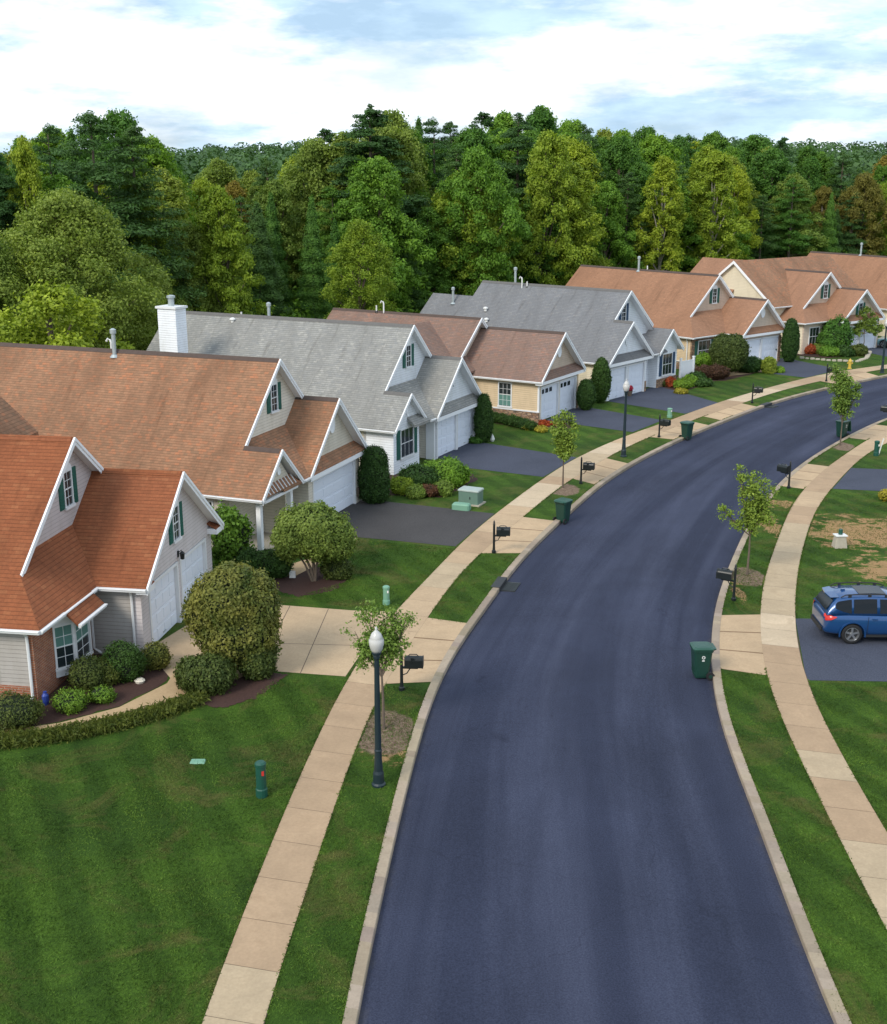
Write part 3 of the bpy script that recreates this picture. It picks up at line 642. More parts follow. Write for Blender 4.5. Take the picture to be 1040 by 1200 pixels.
def house(name, label, X, Y, ang, ze, s, vr, ug, ue, ga, gg, s2, roof, sid, sidf, ur=-16.5, kind='hip', us=0, vs=0, ends=None, shut='greenshut', pent=True,
          gable_deco='disc', sgroof=None, base=None, garage_side=None, doors=2, frontwall=None, door_windows=False, extra=None, rear=None):
    root = empty('house', (X, Y, 0), -R(ang)); tag(root, label, 'house', 'houses along the street')
    zr = ze+s*(vr+OV); gb = 2*vr; gr = (ga+gb)/2; zg = ze+s*(gb-ga+2*OV)/2; T = .13
    S = M[roof]; Wt = M['white']; m = MB(); wu = ug-.34; zs = ze+s*(vs+OV)
    zsk = lambda u: ze+s2*(ue-u)
    vRL = (zsk(ug)-ze)/s-OV
    if kind == 'hip':
        near = [(ur, -OV, ze), (ue, -OV, ze), (ug, vRL, zsk(ug)), (ug, vr, zr), (ur, vr, zr)]
    else:
        near = [(ur, -OV, ze), (us, -OV, ze), (us, vs, zs), (ug, vs, zs), (ug, vr, zr), (ur, vr, zr)]
    if rear: # lower L-shaped rear wing, same plane
        rv, ru = rear; rz = ze+s*(rv+OV); near = [(ru, -OV, ze)]+near[1:-1]+[near[-1], (ur, rv, rz), (ru, rv, rz)]
        m.slab([(ru, rv, rz), (ur, rv, rz), (ur, 2*rv+OV, ze), (ru, 2*rv+OV, ze)], T, S, Wt)
    m.slab(near, T, S, Wt)
    m.slab([(ur, vr, zr), (ug, vr, zr), (ug, 2*vr+OV, ze), (ur, 2*vr+OV, ze)], T, S, Wt)
    ridge_cap(m, (ur, vr, zr), (ug-.05, vr, zr), s, S); ridge_cap(m, (wu, gr, zg), (gg-.05, gr, zg), s, S)
    # street-facing skirt
    vt = ga-OV+(s2/s)*(ue-wu)
    if kind == 'hip': m.slab([(ue-.001, -OV+.002, ze-.001), (ue, vt, ze), (wu, vt, zsk(wu)), (wu, (zsk(wu)-ze)/s-OV, zsk(wu))], T, S, Wt)
    else:
        v0 = vs+.03; m.slab([(ue, v0, ze), (ue, vt, ze), (wu, vt, zsk(wu)), (wu, v0, zsk(wu))], T, S, Wt)
        m.slab([(wu, vs, zs), (us, vs, zs), (us, 2*vs+OV, ze), (wu, 2*vs+OV, ze)], T, S, Wt); ridge_cap(m, (ug, vs, zs), (us-.05, vs, zs), s, S)
    # garage gable
    m.slab([(wu, ga-OV, ze), (gg, ga-OV, ze), (gg, gr, zg), (wu, gr, zg)], T, S, Wt)
    m.slab([(ug, gr, zg), (gg, gr, zg), (gg, gb+OV, ze), (ug, gb+OV, ze)], T, S, Wt)
    fw = gg-.30; gw = gg-(.44 if pent else .36)
    if pent:
        pz = ze+.46; m.slab([(gg-.04, ga-OV+.16, ze+.0), (gg-.04, gb+OV-.16, ze+.0), (gw-.02, gb+OV-.16-.45, pz), (gw-.02, ga-OV+.16+.45, pz)], .06, S, Wt)
    if extra: extra(m, 'roof', root)
    rf = m.build('roof', root)
    # trim
    rake(root, (ug, vRL if kind == 'hip' else vs, zsk(ug) if kind == 'hip' else zs), (ug, vr, zr)); rake(root, (ug, vr, zr), (ug, gr+.0, zg+.0))
    rake(root, (gg, ga-OV, ze), (gg, gr, zg)); rake(root, (gg, gr, zg), (gg, gb+OV, ze))
    if kind != 'hip': rake(root, (us, -OV, ze), (us, vs, zs)); rake(root, (us, vs, zs), (us, 2*vs+OV, ze), .2)
    if not pent:
        for v0, v1 in ((ga-OV, ga+.35), (gb-.35, gb+OV)):
            boxpart(root, 'eave_return', Wt, gw, v0, ze-.22, gg+.01, v1, ze-.02)
    else: boxpart(root, 'frieze', Wt, gw-.02, ga-OV+.02, ze-.26, gg-.01, gb+OV-.02, ze-.065)
    if not pent:
        for v0, v1 in ((ga-OV+.25, ga+.35), (gb-.35, gb+OV-.25)): m = MB(); m.slab([(gg, v0, ze-.01), (gg, v1, ze-.01), (gw, v1, ze+.2), (gw, v0, ze+.2)], .05, S, Wt); m.build('return_roof', root)
    # gutters
    gutter(root, (ur if not rear else rear[1], -OV), ((ue if kind == 'hip' else us)+.02, -OV), (0, -1), ze-.03)
    gutter(root, (ue, -OV if kind == 'hip' else 2*vs+OV), (ue, ga-OV), (1, 0), ze-.03)
    if gg > ue+.3: gutter(root, (ue+.1, ga-OV), (gg, ga-OV), (0, -1), ze-.03)
    gutter(root, (ur, gb+OV), (gg, gb+OV), (0, 1), ze-.03)
    # walls
    m = MB(); A = M[sid]; F = M[sidf]; k = .12
    e = lambda z: z-T-.004
    zt = lambda v, v0, z0: e(z0+s*(v-v0))
    zb = ze-.02
    m.prism_u([(0, 0), (0, zt(0, -OV, ze)), (vr, e(zr)), (gb, zt(0, -OV, ze)), (gb, 0)], (ur+.45), wu, A, F)
    fa = frontwall or F
    if kind == 'hip': m.box(wu-.01, 0.002, 0, -.14, ga-.001, ze-.15, A); m.box(-.139, .001, 0, 0, ga-.001, ze-.15, fa)
    elif kind == 'gab': m.box(wu-.01, 0.002, 0, us-.30, min(2*vs, ga)-.001, ze-.15, fa)
    m.prism_u([(ga+.001, 2.25), (ga+.001, zt(ga, ga-OV, ze)), (gr, e(zg)), (gb-.002, zt(ga, ga-OV, ze)), (gb-.002, 2.25)], wu+.001, gw, A, F); m.box(wu+.001, ga+.001, 0, min(gw, fw)-.3, gb-.002, 2.25, A)
    # lower garage front with door openings
    if pent:
        m.box(gw-.01, ga+.003, 2.251, fw, gb-.004, ze-.1, F)
    else: pass
    fx = fw if pent else gw; ds = 2.42; sp = (gb-ga-2*ds)/3
    if doors == 2:
        dv = [(ga+sp+.1, ga+sp+.1+ds), (gb-sp-.1-ds, gb-sp-.1)]
    else: dv = [(ga+.5, gb-.55)]
    ed = [ga+.003]+[x for d in dv for x in d]+[gb-.004]
    for i in range(0, len(ed), 2):
        a, b = ed[i], ed[i+1]; a += .1 if i else 0; b -= .1 if i+2 < len(ed) else 0
        if b > a: m.box(min(gw, fw)-.31, a, 0, fx, b, 2.249, F)
    if kind == 'gab': m.prism_u([(.0, ze-.15), (.0, zt(0, -OV, ze)), (vs, e(zs)), (2*vs, zt(0, -OV, ze)), (2*vs, ze-.15)], wu, us-.28, F, F)
    if rear: m.prism_u([(0.001, 0), (.001, zt(0, -OV, ze)), (rear[0], e(ze+s*(rear[0]+OV))), (2*rear[0], zt(0, -OV, ze)), (2*rear[0], 0)], rear[1]+.45, ur+.46, A, A)
    if extra: extra(m, 'wall', root)
    m.build('wall', root)
    for a, b in dv: garage_door(root, fx, a, b, windows=door_windows)
    # gable window with shutters, roughly centred beneath the main ridge
    if gable_deco != 'none' and shut: window(root, (wu, vr-.05, zr-2.25), (0, 1, 0), (1, 0, 0), .50, 1.12, 2, 4, shut, .06, arch=True)
    gz = ze+.55*(zg-ze)
    if gable_deco == 'disc': disc_vent(root, gw, gr+.08, gz+.05)
    elif gable_deco == 'crescent': crescent(root, gw, gr+.1, gz+.1)
    elif gable_deco == 'window': window(root, (gw, gr-.05, zg-2.35), (0, 1, 0), (1, 0, 0), .50, 1.12, 2, 4, shut, .06, arch=True)
    if base:
        m = MB(); B_ = M[base]
        m.box(ur+.44, -.04, 0, -.02 if kind == 'hip' else us-.46, .03, .62, B_)
        m.build('stone_base', root); boxpart(root, 'base_sill', M['trim'], ur+.43, -.06, .62, (-.02 if kind == 'hip' else us-.46)+.02, .03, .68)
    return root, dict(zr=zr, zg=zg, gr=gr, wu=wu, gw=gw, fw=fx, gb=gb)

# --- nearest house: orange roof, brick corner and bay window
def ex1(m, what, root):
    if what == 'roof':
        S = M['roof_orange']; ze, s2, ue = 2.5, .92, .44
        m.slab([(ue-.02, 1.2, ze+.02), (.86, 1.2, ze-s2*.42), (.86, 3.05, ze-s2*.42), (ue-.02, 3.05, ze+.02)], .10, S, M['white'])
        # rear cross wing
        m.slab([(-5.2, 5.3, 8.4), (-5.2, 7.6, 8.4), (-3.2, 7.6, 6.5), (-3.2, 5.3, 6.5)], .13, M['roof_brown'], M['roof_brown'])
        m.slab([(-5.2, 5.3, 8.4), (-5.2, 7.6, 8.4), (-7.2, 7.6, 6.5), (-7.2, 5.3, 6.5)], .13, M['roof_brown'], M['roof_brown'])
    if what == 'wall':
        m.prism_v([(-7.0, 5.5), (-7.0, 6.6), (-5.2, 8.2), (-3.4, 6.6), (-3.4, 5.5)], 5.4, 7.4, M['sid_grey'])
h1, q1 = house('house', 'nearest house, orange shingle roof, brick front corner and bay window beside the round bronze shrub', -11.93, 32.32, 8.63, 2.5, .78, 5.25, -.77, .44, 3.84, 2.09, .92,
      'roof_orange', 'sid_grey', 'sid_mauve', ur=-15, kind='hip', gable_deco='window', pent=False, frontwall=M['brick'], extra=ex1)
m = MB()   # brick foot along the side wall
m.box(-14.5, -.05, 0, -.05, .0, .55, M['brick']); m.build('brick_base', h1)
m = MB(); B_ = [(.0, 1.22), (.44, 1.75), (.44, 2.75), (.0, 3.25)]
lo = [(u, v, .30) for u, v in B_]
m.loft([lo, [(u, v, .55) for u, v in B_]], M['trim']); m.loft([[(u*.97, v, 1.93) for u, v in B_], [(u, v, 2.25) for u, v in B_]], M['trim'])
for u, v in B_[1:3]: m.box(u-.07, v-.05, .55, u+.02, v+.05, 1.94, M['trim'])
m.build('bay_window', h1)
def seg_window(root, a, b, z0, h_, nx, ny, **k):
    a, b = Vector((*a, 0)), Vector((*b, 0)); r = (b-a).normalized(); n = Vector((r.y, -r.x, 0)); c = (a+b)/2; L = (b-a).length
    window(root, (c.x-n.x*.03, c.y-n.y*.03, z0), r, n, L-.14, h_, nx, ny, None, .06, **k)
seg_window(h1, B_[0], B_[1], .60, 1.30, 2, 4, curt=(.5, 1)); seg_window(h1, B_[1], B_[2], .60, 1.30, 2, 4, curt=(.45, 1)); seg_window(h1, B_[2], B_[3], .60, 1.30, 2, 4)
gutter(h1, (.86, 1.2), (.86, 3.05), (1, 0), 2.5-.92*.42-.02)
downspout(h1, -.12, 0, 2.45); downspout(h1, 1.45, 3.84, 2.45); downspout(h1, .0, 3.72, 2.4, (1, 0))
wall_lamp(h1, q1['gw'], q1['gr'], 2.45)

# --- long brown roof with porch and barred little gable
def ex2(m, what, root):
    if what == 'wall':
        m.box(-3.2, .002, 0, -1.61, .003+.4, 2.4, M['sid_cream'])
        m.box(-1.2, 2.9, 0, -.15, 3.2, 2.4, M['sid_cream'])
    if what == 'roof':
        # standing seam strip beneath the little gable
        m.slab([(.60, .0, 2.60), (.60, 2.80, 2.60), (.34, 2.50, 2.95), (.34, .32, 2.95)], .04, M['roof_brown'], M['white'])
        for i in range(9): v = .30+i*.275; m.obox((.60, v, 2.60), (0, 1, 0), Vector((-.26, 0, .35)).normalized(), Vector((.35, 0, .26)).normalized(), -.018, .018, 0, .43, 0, .03, M['trim'])
h2, q2 = house('house', 'second house, long mottled brown roof with white porch post behind the round clipped tree', -7.62, 46.35, 20.42, 2.57, .95, 4.72, -1.14, .60, 4.11, .65, .85,
      'roof_brown', 'sid_cream', 'sid_cream', ur=-19, kind='porch', us=.58, vs=1.41, doors=1, gable_deco='disc', extra=ex2)
for u, v in ((.15, .12), (.15, 2.75)):
    m = MB()
    m.box(u-.1, v-.1, .14, u+.1, v+.1, 2.3, M['white']); m.box(u-.14, v-.14, 0, u+.14, v+.14, .14, M['white']); m.box(u-.14, v-.14, 2.3, u+.14, v+.14, 2.42, M['white'])
    m.build('porch_post', h2)
boxpart(h2, 'porch_floor', M['concbox'], -1.6, 0, 0, .25, 2.9, .12); boxpart(h2, 'porch_ceiling', M['white'], -1.6, .0, 2.30, .5, 2.9, 2.42)
m = MB(); m.prism_u([(-.0, 2.44), (1.41, 3.98), (2.82, 2.44)], .27, .33, M['sid_cream']); m.build('gable_panel', h2); disc_vent(h2, .33, 1.5, 3.3, .13, 1.3)
window(h2, (-1.58, 1.4, .5), (0, 1, 0), (1, 0, 0), 1.7, 1.6, 4, 2)
window(h2, (-2.4, 0, .75), (1, 0, 0), (0, -1, 0), .9, 1.4, 2, 4)
vent(h2, -9.4, 4.5, 7.2, 'flue'); vent(h2, -9.9, 5.0, 7.1, 'hook')
downspout(h2, -1.5, 0, 2.5)
m = MB(); m.box(q2['fw'], 9.05, .35, q2['fw']+.12, 9.4, .75, M['bark']); m.build('wall_planter', h2)

# --- pale grey roof with white chimney
def ex3(m, what, root): pass
h3, q3 = house('house', 'third house, long pale grey roof with tall white chimney and white siding', -2.67, 60.25, 26.38, 2.42, .93, 4.76, -1.18, .60, 4.15, .72, .80,
      'roof_grey', 'sid_cream', 'sid_white', ur=-17.82, kind='gab', us=.40, vs=1.43, gable_deco='crescent', extra=ex3)
m = MB(); m.box(-1.65, .0, 0, -.05, .12, 2.27, M['sid_white']); m.build('front_wall_return', h3)
window(h3, (.10, 1.45, .75), (0, 1, 0), (1, 0, 0), 1.35, 1.45, 3, 2, 'greenshut'); disc_vent(h3, .12, 1.5, 3.0, .12, 1.2)
m = MB(); cx, cy = -13.75, .0
m.box(cx-.62, cy-.45, 0, cx+.62, cy+.45, 7.95, M['sid_white']); m.box(cx-.70, cy-.53, 7.95, cx+.70, cy+.53, 8.07, M['trim']); ch = m.build('chimney', h3)
m = MB(); m.lathe((cx, cy, 8.07), [(.17, 0), (.17, .42), (.24, .44), (.24, .55), (.06, .6)], M['steel'], 12); m.build('chimney_cap', ch)
m = MB(); m.box(-1.2, 3.1, 0, -.75, 4.1, 2.1, M['door']); m.build('front_door', h3)
vent(h3, -12.7, 5.0, 6.9, 'pipe'); vent(h3, -12.9, 4.4, 6.8, 'cap'); vent(h3, -10.9, 5.2, 6.75, 'flue')
m = MB(); m.box(-.1, 4.04, 0, .42, 4.3, 2.3, M['white']); m.build('corner_post', h3)

# --- yellow garage wing, pink roof (own shape)
def house4():
    root = empty('house', (6.02, 73.93, 0), -R(31.04)); tag(root, 'fourth house, pinkish roof over a yellow sided garage wing with stone base', 'house', 'houses along the street')
    ze, s, gg, gb, ug, ur, vr = 2.65, .83, .29, 5.81, -5.39, -17.33, 2.1; gr = gb/2; zg = ze+s*(gr+OV); zr = 6.01; T = .13; S = M['roof_pink']; W = M['white']; m = MB(); ve = vr-(zr-ze)/s
    m.slab([(ug-1, -OV, ze), (gg, -OV, ze), (gg, gr, zg), (ug-1, gr, zg)], T, S, W); m.slab([(ug, gr, zg), (gg, gr, zg), (gg, gb+OV, ze), (ug, gb+OV, ze)], T, S, W)
    m.slab([(ur, ve, ze), (ug, ve, ze), (ug, vr, zr), (ur, vr, zr)], T, S, W); m.slab([(ur, vr, zr), (ug, vr, zr), (ug, gb+OV+.001, ze), (ur, gb+OV+.001, ze)], T, S, W)
    # cross gable towards the neighbour
    uc, zc = -9.12, 5.64
    m.slab([(uc, -4.2, zc), (uc, 1.66, zc), (uc+4.5, 1.66, 2.94), (uc+4.5, -4.2, 2.94)], T, S, W); m.slab([(uc, -4.2, zc), (uc, 1.66, zc), (uc-4.5, 1.66, 2.94), (uc-4.5, -4.2, 2.94)], T, S, W)
    ridge_cap(m, (ur, vr, zr), (ug-.05, vr, zr), s, S); ridge_cap(m, (ug-.4, gr, zg), (gg-.05, gr, zg), s, S)
    gw = gg-.44; m.slab([(gg-.04, -OV+.16, ze), (gg-.04, gb+OV-.16, ze), (gw-.02, gb-.16, ze+.45), (gw-.02, .16, ze+.45)], .06, S, W)
    m.build('roof', root)
    rake(root, (gg, -OV, ze), (gg, gr, zg)); rake(root, (gg, gr, zg), (gg, gb+OV, ze)); rake(root, (ug, ve, ze), (ug, vr, zr)); rake(root, (ug, vr, zr), (ug, gr, zg)); boxpart(root, 'frieze', W, gw, -OV+.02, ze-.26, gg-.01, gb+OV-.02, ze-.065); gutter(root, (-4.75, -OV), (gg, -OV), (0, -1), ze-.03); gutter(root, (ur, ve), (ug, ve), (0, -1), ze-.03)
    m = MB(); Y = M['sid_yellow']; e = lambda z: z-T-.004
    m.prism_u([(0, 2.25), (0, e(ze+s*OV)), (gr, e(zg)), (gb, e(ze+s*OV)), (gb, 2.25)], ug-.4, gw, Y, M['sid_beige']); m.box(ug-.4, 0, 0, gw-.3, gb, 2.25, Y)
    m.prism_u([(ve+OV, 0), (ve+OV, e(ze+s*OV)), (vr, e(zr)), (gb-.01, e(ze+s*OV)), (gb-.01, 0)], ur+.4, ug-.45, Y, M['sid_beige'])
    m.prism_v([(uc-4.1, 0), (uc-4.1, 3.0), (uc, 5.46), (uc+4.1, 3.0), (uc+4.1, 0)], -3.8, 1.0, Y)
    fx = -.04; m.box(gw-.01, .003, 2.251, fx, gb-.004, ze-.1, M['sid_yellow'])
    dv = [(.32, 2.72), (3.02, 5.42)]; ed = [.003, .22, 2.82, 2.92, 5.52, gb-.004]
    for i in range(0, 6, 2): m.box(gw-.31, ed[i], 0, fx, ed[i+1], 2.249, M['sid_yellow'])
    m.build('wall', root)
    for a, b in dv: garage_door(root, fx, a, b, windows=True)
    boxpart(root, 'stone_base', M['stone'], -4.9, -.06, 0, fx+.03, .02, .62); boxpart(root, 'stone_base', M['stone'], gw, gb-.27, 0, fx+.03, gb+.03, .8)
    boxpart(root, 'base_sill', M['trim'], -4.9, -.09, .62, fx+.05, .02, .70); boxpart(root, 'corner_board', M['trim'], fx-.1, -.02, .7, fx+.012, .1, ze-.15)
    window(root, (-2.45, 0, .84), (1, 0, 0), (0, -1, 0), .85, 1.45, 3, 4, curt=(.02, .5)); disc_vent(root, gw, gr+.08, 4.1, .27, 1.4)
    vent(root, -13.6, 2.0, 6.0, 'pipe'); vent(root, -13.0, 2.0, 6.0, 'hook')
    return root
h4 = house4()

# --- slate roof, garage gable flush with the near slope
def house5():
    root = empty('house', (11.29, 81.2, 0), -R(39.58)); tag(root, 'fifth house, slate grey roof, white front with blue shutters beside the driveway with red flowers', 'house', 'houses along the street')
    ze, s, gg, gb, ug, ur, vr, us, vs, hw = 2.64, .88, .26, 5.21, -1.29, -14.6, 4.73, .25, 8.28, 1.75; gr = gb/2; zg = ze+s*(gr+OV); zr = ze+s*(vr+OV); zs = ze+s*hw; T = .13; S = M['roof_slate']; W = M['white']; m = MB()
    rv, ru = 3.5, -18.6; rz = ze+s*(rv+OV); far = 2*vr+OV
    m.slab([(ru, -OV, ze), (gg, -OV, ze), (gg, gr, zg), (ug, gr, zg), (ug, vr, zr), (ur, vr, zr), (ur, rv, rz), (ru, rv, rz)], T, S, W)
    m.slab([(ur, vr, zr), (ug, vr, zr), (ug, far, ze), (ur, far, ze)], T, S, W); m.slab([(ru, rv, rz), (ur, rv, rz), (ur, 2*rv+OV, ze), (ru, 2*rv+OV, ze)], T, S, W)
    wu = ug-.45; m.slab([(wu, gr, zg), (gg, gr, zg), (gg, gb+OV, ze), (wu, gb+OV, ze)], T, S, W)
    m.slab([(wu-1, vs, zs), (us, vs, zs), (us, vs-hw, ze), (wu-1, vs-hw, ze)], T, S, W); m.slab([(wu-1, vs, zs+.001), (us, vs, zs), (us, vs+hw, ze), (wu-1, vs+hw, ze)], T, S, W)
    m.slab([(.1, gb-.4, ze-.02), (.1, vs-.4, ze-.02), (wu, vs-.4, ze+1.15), (wu, gb-.4, ze+1.15)], .1, S, W)
    ridge_cap(m, (ur, vr, zr), (ug-.05, vr, zr), s, S); ridge_cap(m, (ug, gr, zg), (gg-.05, gr, zg), s, S)
    gw = gg-.44; m.slab([(gg-.04, -OV+.16, ze), (gg-.04, gb+OV-.16, ze), (gw-.02, gb-.16, ze+.45), (gw-.02, .16, ze+.45)], .06, S, W)
    m.build('roof', root)
    m = MB()
    for a, b in (((gg, -OV, ze), (gg, gr, zg)), ((gg, gr, zg), (gg, gb+OV, ze)), ((ug, gr, zg), (ug, vr, zr)), ((ug, vr, zr), (ug, vs-.3, zs+.27)), ((us, vs-hw, ze), (us, vs, zs)), ((us, vs, zs), (us, vs+hw, ze))): rake(root, a, b)
    boxpart(root, 'frieze', W, gw, -OV+.02, ze-.26, gg-.01, gb+OV-.02, ze-.065)
    gutter(root, (ru, -OV), (gg, -OV), (0, -1), ze-.03); gutter(root, (.1, gb+OV), (.1, vs-hw), (1, 0), ze-.04)
    m = MB(); A = M['sid_ivory']; F = M['sid_white']; e = lambda z: z-T-.004; k = e(ze+s*OV)
    m.prism_u([(0, 0), (0, k), (vr, e(zr)), (2*vr, k), (2*vr, 0)], ur+.4, wu, A, F)
    m.prism_u([(.001, 0), (.001, k), (rv, e(rz)), (2*rv, k), (2*rv, 0)], ru+.4, ur+.41, A, A)
    m.prism_u([(0.001, 2.25), (0.001, k), (gr, e(zg)), (gb, k), (gb, 2.25)], wu+.001, gw, A, F); m.box(wu+.001, .001, 0, gw-.3, gb, 2.25, A)
    m.prism_u([(vs-hw+OV, .001), (vs-hw+OV, k), (vs, e(zs)), (vs+hw-OV, k), (vs+hw-OV, .001)], wu+.002, us-.38, F, F)
    m.box(wu+.003, gb-.01, 0, -.9, vs-hw+OV+.01, ze-.1, F)
    fx = -.07; m.box(gw-.01, .003, 2.251, fx, gb-.004, ze-.1, F)
    for a, b in ((.003, .16), (2.50, 2.64), (4.98, gb-.004)): m.box(gw-.31, a, 0, fx, b, 2.249, F)
    m.build('wall', root)
    for a, b in ((.26, 2.40), (2.74, 4.88)): garage_door(root, fx, a, b)
    m = MB(); m.box(-.9, gb+.3, .05, -.85, gb+1.2, 2.1, M['door']); m.build('front_door', root)
    a = vs-hw+OV; boxpart(root, 'stone_base', M['stone'], us-.40, a-.02, 0, us-.33, vs+hw-OV+.02, .62); boxpart(root, 'stone_base', M['stone'], fx-.3, gb-.25, 0, fx+.03, gb+.02, .75)
    window(root, (us-.38, vs, .85), (0, 1, 0), (1, 0, 0), 1.35, 1.5, 3, 2, 'blueshut', arch=False)
    window(root, (wu, vr-.2, zr-2.1), (0, 1, 0), (1, 0, 0), .50, 1.12, 2, 4, 'blueshut', .06)
    crescent(root, gw, gr+.1, 4.0)
    vent(root, -11.6, 4.9, 7.1, 'flue'); vent(root, -10.6, 4.4, 6.9, 'hook'); vent(root, -10.2, 4.5, 6.9, 'pipe'); vent(root, -12.5, 2.4, 5.2, 'cap'); vent(root, -11.8, 1.6, 4.5, 'cap'); vent(root, -16, 2.8, 5.5, 'flue')
    return root
h5 = house5()

h6, q6 = house('house', 'sixth house, broad tan roof, beige gable with round vent behind the large clipped shrub', 19.67, 94.63, 49.08, 2.69, .87, 4.8, -1.28, .35, 4.27, 2.03, .85,
      'roof_tan', 'sid_yellow', 'sid_beige', ur=-16.52, kind='hip', gable_deco='disc', frontwall=M['stone'], base='stone')
window(h6, (0, 1.6, .75), (0, 1, 0), (1, 0, 0), 1.5, 1.5, 3, 2, 'greenshut')
vent(h6, -9.7, 4.7, 7.1, 'flue'); vent(h6, -8.9, 4.9, 7.1, 'pipe')
m = MB(); m.box(q6['fw'], 9.3, 0, q6['fw']+.06, 9.63, 2.2, M['stone']); m.build('stone_base', h6)
downspout(h6, -.4, 0, 2.6)
# seventh: tan roof plus a block with its gable towards the camera
def ex7(m, what, root):
    S = M['roof_tan']; sl = .778; ru, rz, eu, ez, v0 = -7.0, 7.66, -2.25, 3.96, -1.33
    if what == 'roof':
        m.slab([(ru, v0, rz), (ru, 12.5, rz), (eu, 12.5, ez), (eu, v0, ez)], .13, M['roof_brown'], M['white'])
        m.slab([(ru, v0, rz), (ru, 12.5, rz), (ru-5, 12.5, rz-sl*5), (ru-5, v0, rz-sl*5)], .13, S, M['white'])
        m.slab([(-13.5, 2.0, rz-.15), (ru, 2.0, rz-.15), (ru, -2.4, rz-3.6), (-13.5, -2.4, rz-3.6)], .13, S, M['white'])
        m.slab([(-13.5, 2.0, rz-.15), (ru, 2.0, rz-.15), (ru, 6.4, rz-3.6), (-13.5, 6.4, rz-3.6)], .13, S, M['white'])
    if what == 'wall':
        m.prism_v([(ru-4.5, 0), (ru-4.5, rz-sl*4.5-.2), (ru, rz-.16), (eu-.4, ez+sl*.4-.16), (eu-.4, 0)], -1.05, 12.1, M['sid_ivory'])
        m.prism_u([(-2, 0), (-2, rz-3.5), (2, rz-.4), (6, rz-3.5), (6, 0)], -13.1, ru-1, M['sid_ivory'])
        for a_, b_ in (((ru, v0-.02, rz), (eu, v0-.02, ez)), ((ru, v0-.02, rz), (ru-4.6, v0-.02, rz-sl*4.6))):
            q = MB(); P0, P1 = Vector(a_), Vector(b_); z_ = Vector((0, 0, -.26)); y_ = Vector((0, -.04, 0)); f_ = [P0, P1, P1+z_, P0+z_]; k_ = [p+y_ for p in f_]; q.poly(f_, M['white']); q.poly(k_, M['white'])
            for i in range(4): q.poly([f_[i], f_[(i+1) % 4], k_[(i+1) % 4], k_[i]], M['white'])
            q.build('rake_board', root)
        gutter(root, (eu, v0), (eu, 4.0), (1, 0), ez-.02)
h7, q7 = house('house', 'seventh house, tan roof with large ivory gable wall, behind the gold and orange flower bed', 31.14, 103.63, 53.08, 2.75, .83, 4.48, -.95, .35, 3.4, 1.7, .82,
      'roof_tan', 'sid_ivory', 'sid_beige', ur=-5.82, kind='hip', gable_deco='window', extra=ex7)
window(h7, (0, 1.5, .7), (0, 1, 0), (1, 0, 0), 1.3, 1.5, 3, 2)
def wp(px, py, z, ang, ul, vl):
    q = at(px, py, z); a = R(ang); return q[0]-(ul*math.cos(a)+vl*math.sin(a)), q[1]-(-ul*math.sin(a)+vl*math.cos(a))
x8, y8 = wp(951, 293, 7.3, 58, -16.5, 4.8)
h8, q8 = house('house', 'farthest house, wide tan roof running out of the right of the picture', x8, y8, 58, 2.7, .87, 4.8, -1.28, .35, 4.27, 2.0, .85,
      'roof_tan', 'sid_ivory', 'sid_beige', ur=-16.5, kind='hip', gable_deco='disc')
vent(h8, -10, 4.8, 7.2, 'flue')

# ------------------------------------------------------------------ foliage
def leaf_faces(C, N, S, rng, asp=.55, spread=.6, fold=.0):
    n = len(C); N = N+rng.normal(0, spread, (n, 3)); N /= np.linalg.norm(N, axis=1)[:, None]+1e-9
    A = np.cross(N, rng.normal(0, 1, (n, 3))); A /= np.linalg.norm(A, axis=1)[:, None]+1e-9; B = np.cross(N, A)
    A = A*S[:, None]; B = B*(S*asp)[:, None]
    V = np.stack([C-A, C-B-.15*A, C+A, C+B-.15*A], 1).reshape(-1, 3); return V
def mesh_from_quads(name, V, mat, extra=None, exmat=None):
    me = D.meshes.new(name); nq = len(V)//4; ev, ef = (extra if extra else ([], [])); ev = np.array(ev, 'f').reshape(-1, 3)
    tot = np.concatenate([V.astype('f'), ev]) if len(ev) else V.astype('f')
    me.vertices.add(len(tot)); me.vertices.foreach_set('co', tot.ravel()); b = len(V)
    loops = list(range(nq*4)); L = [i+b for f in ef for i in f]; tl = [4]*nq+[len(f) for f in ef]
    me.loops.add(len(loops)+len(L)); me.loops.foreach_set('vertex_index', np.array(loops+L, 'i'))
    me.polygons.add(len(tl)); st = np.r_[0, np.cumsum(tl)[:-1]].astype('i'); me.polygons.foreach_set('loop_start', st); me.polygons.foreach_set('loop_total', np.array(tl, 'i'))
    me.materials.append(mat)
    if exmat: me.materials.append(exmat); me.polygons.foreach_set('material_index', [0]*nq+[1]*len(ef))
    me.update(calc_edges=True); return me
def blob_pts(cl, n, rng, shell=.35, up=0.0):
    # cl rows: cx,cy,cz,rx,ry,rz ; points near the surface of each lobe, area weighted
    cl = np.array(cl, float); ar = (cl[:, 3]*cl[:, 4]+cl[:, 3]*cl[:, 5]+cl[:, 4]*cl[:, 5]); k = rng.choice(len(cl), n, p=ar/ar.sum())
    d = rng.normal(0, 1, (n, 3)); d /= np.linalg.norm(d, axis=1)[:, None]
    if up: d[:, 2] = np.where(d[:, 2] < -up, -d[:, 2], d[:, 2])
    rad = 1-shell*rng.random(n)**1.6; rr_ = cl[k, 3:6]; P = cl[k, :3]+d*rr_*rad[:, None]; N = d/rr_; N /= np.linalg.norm(N, axis=1)[:, None]
    return P, N
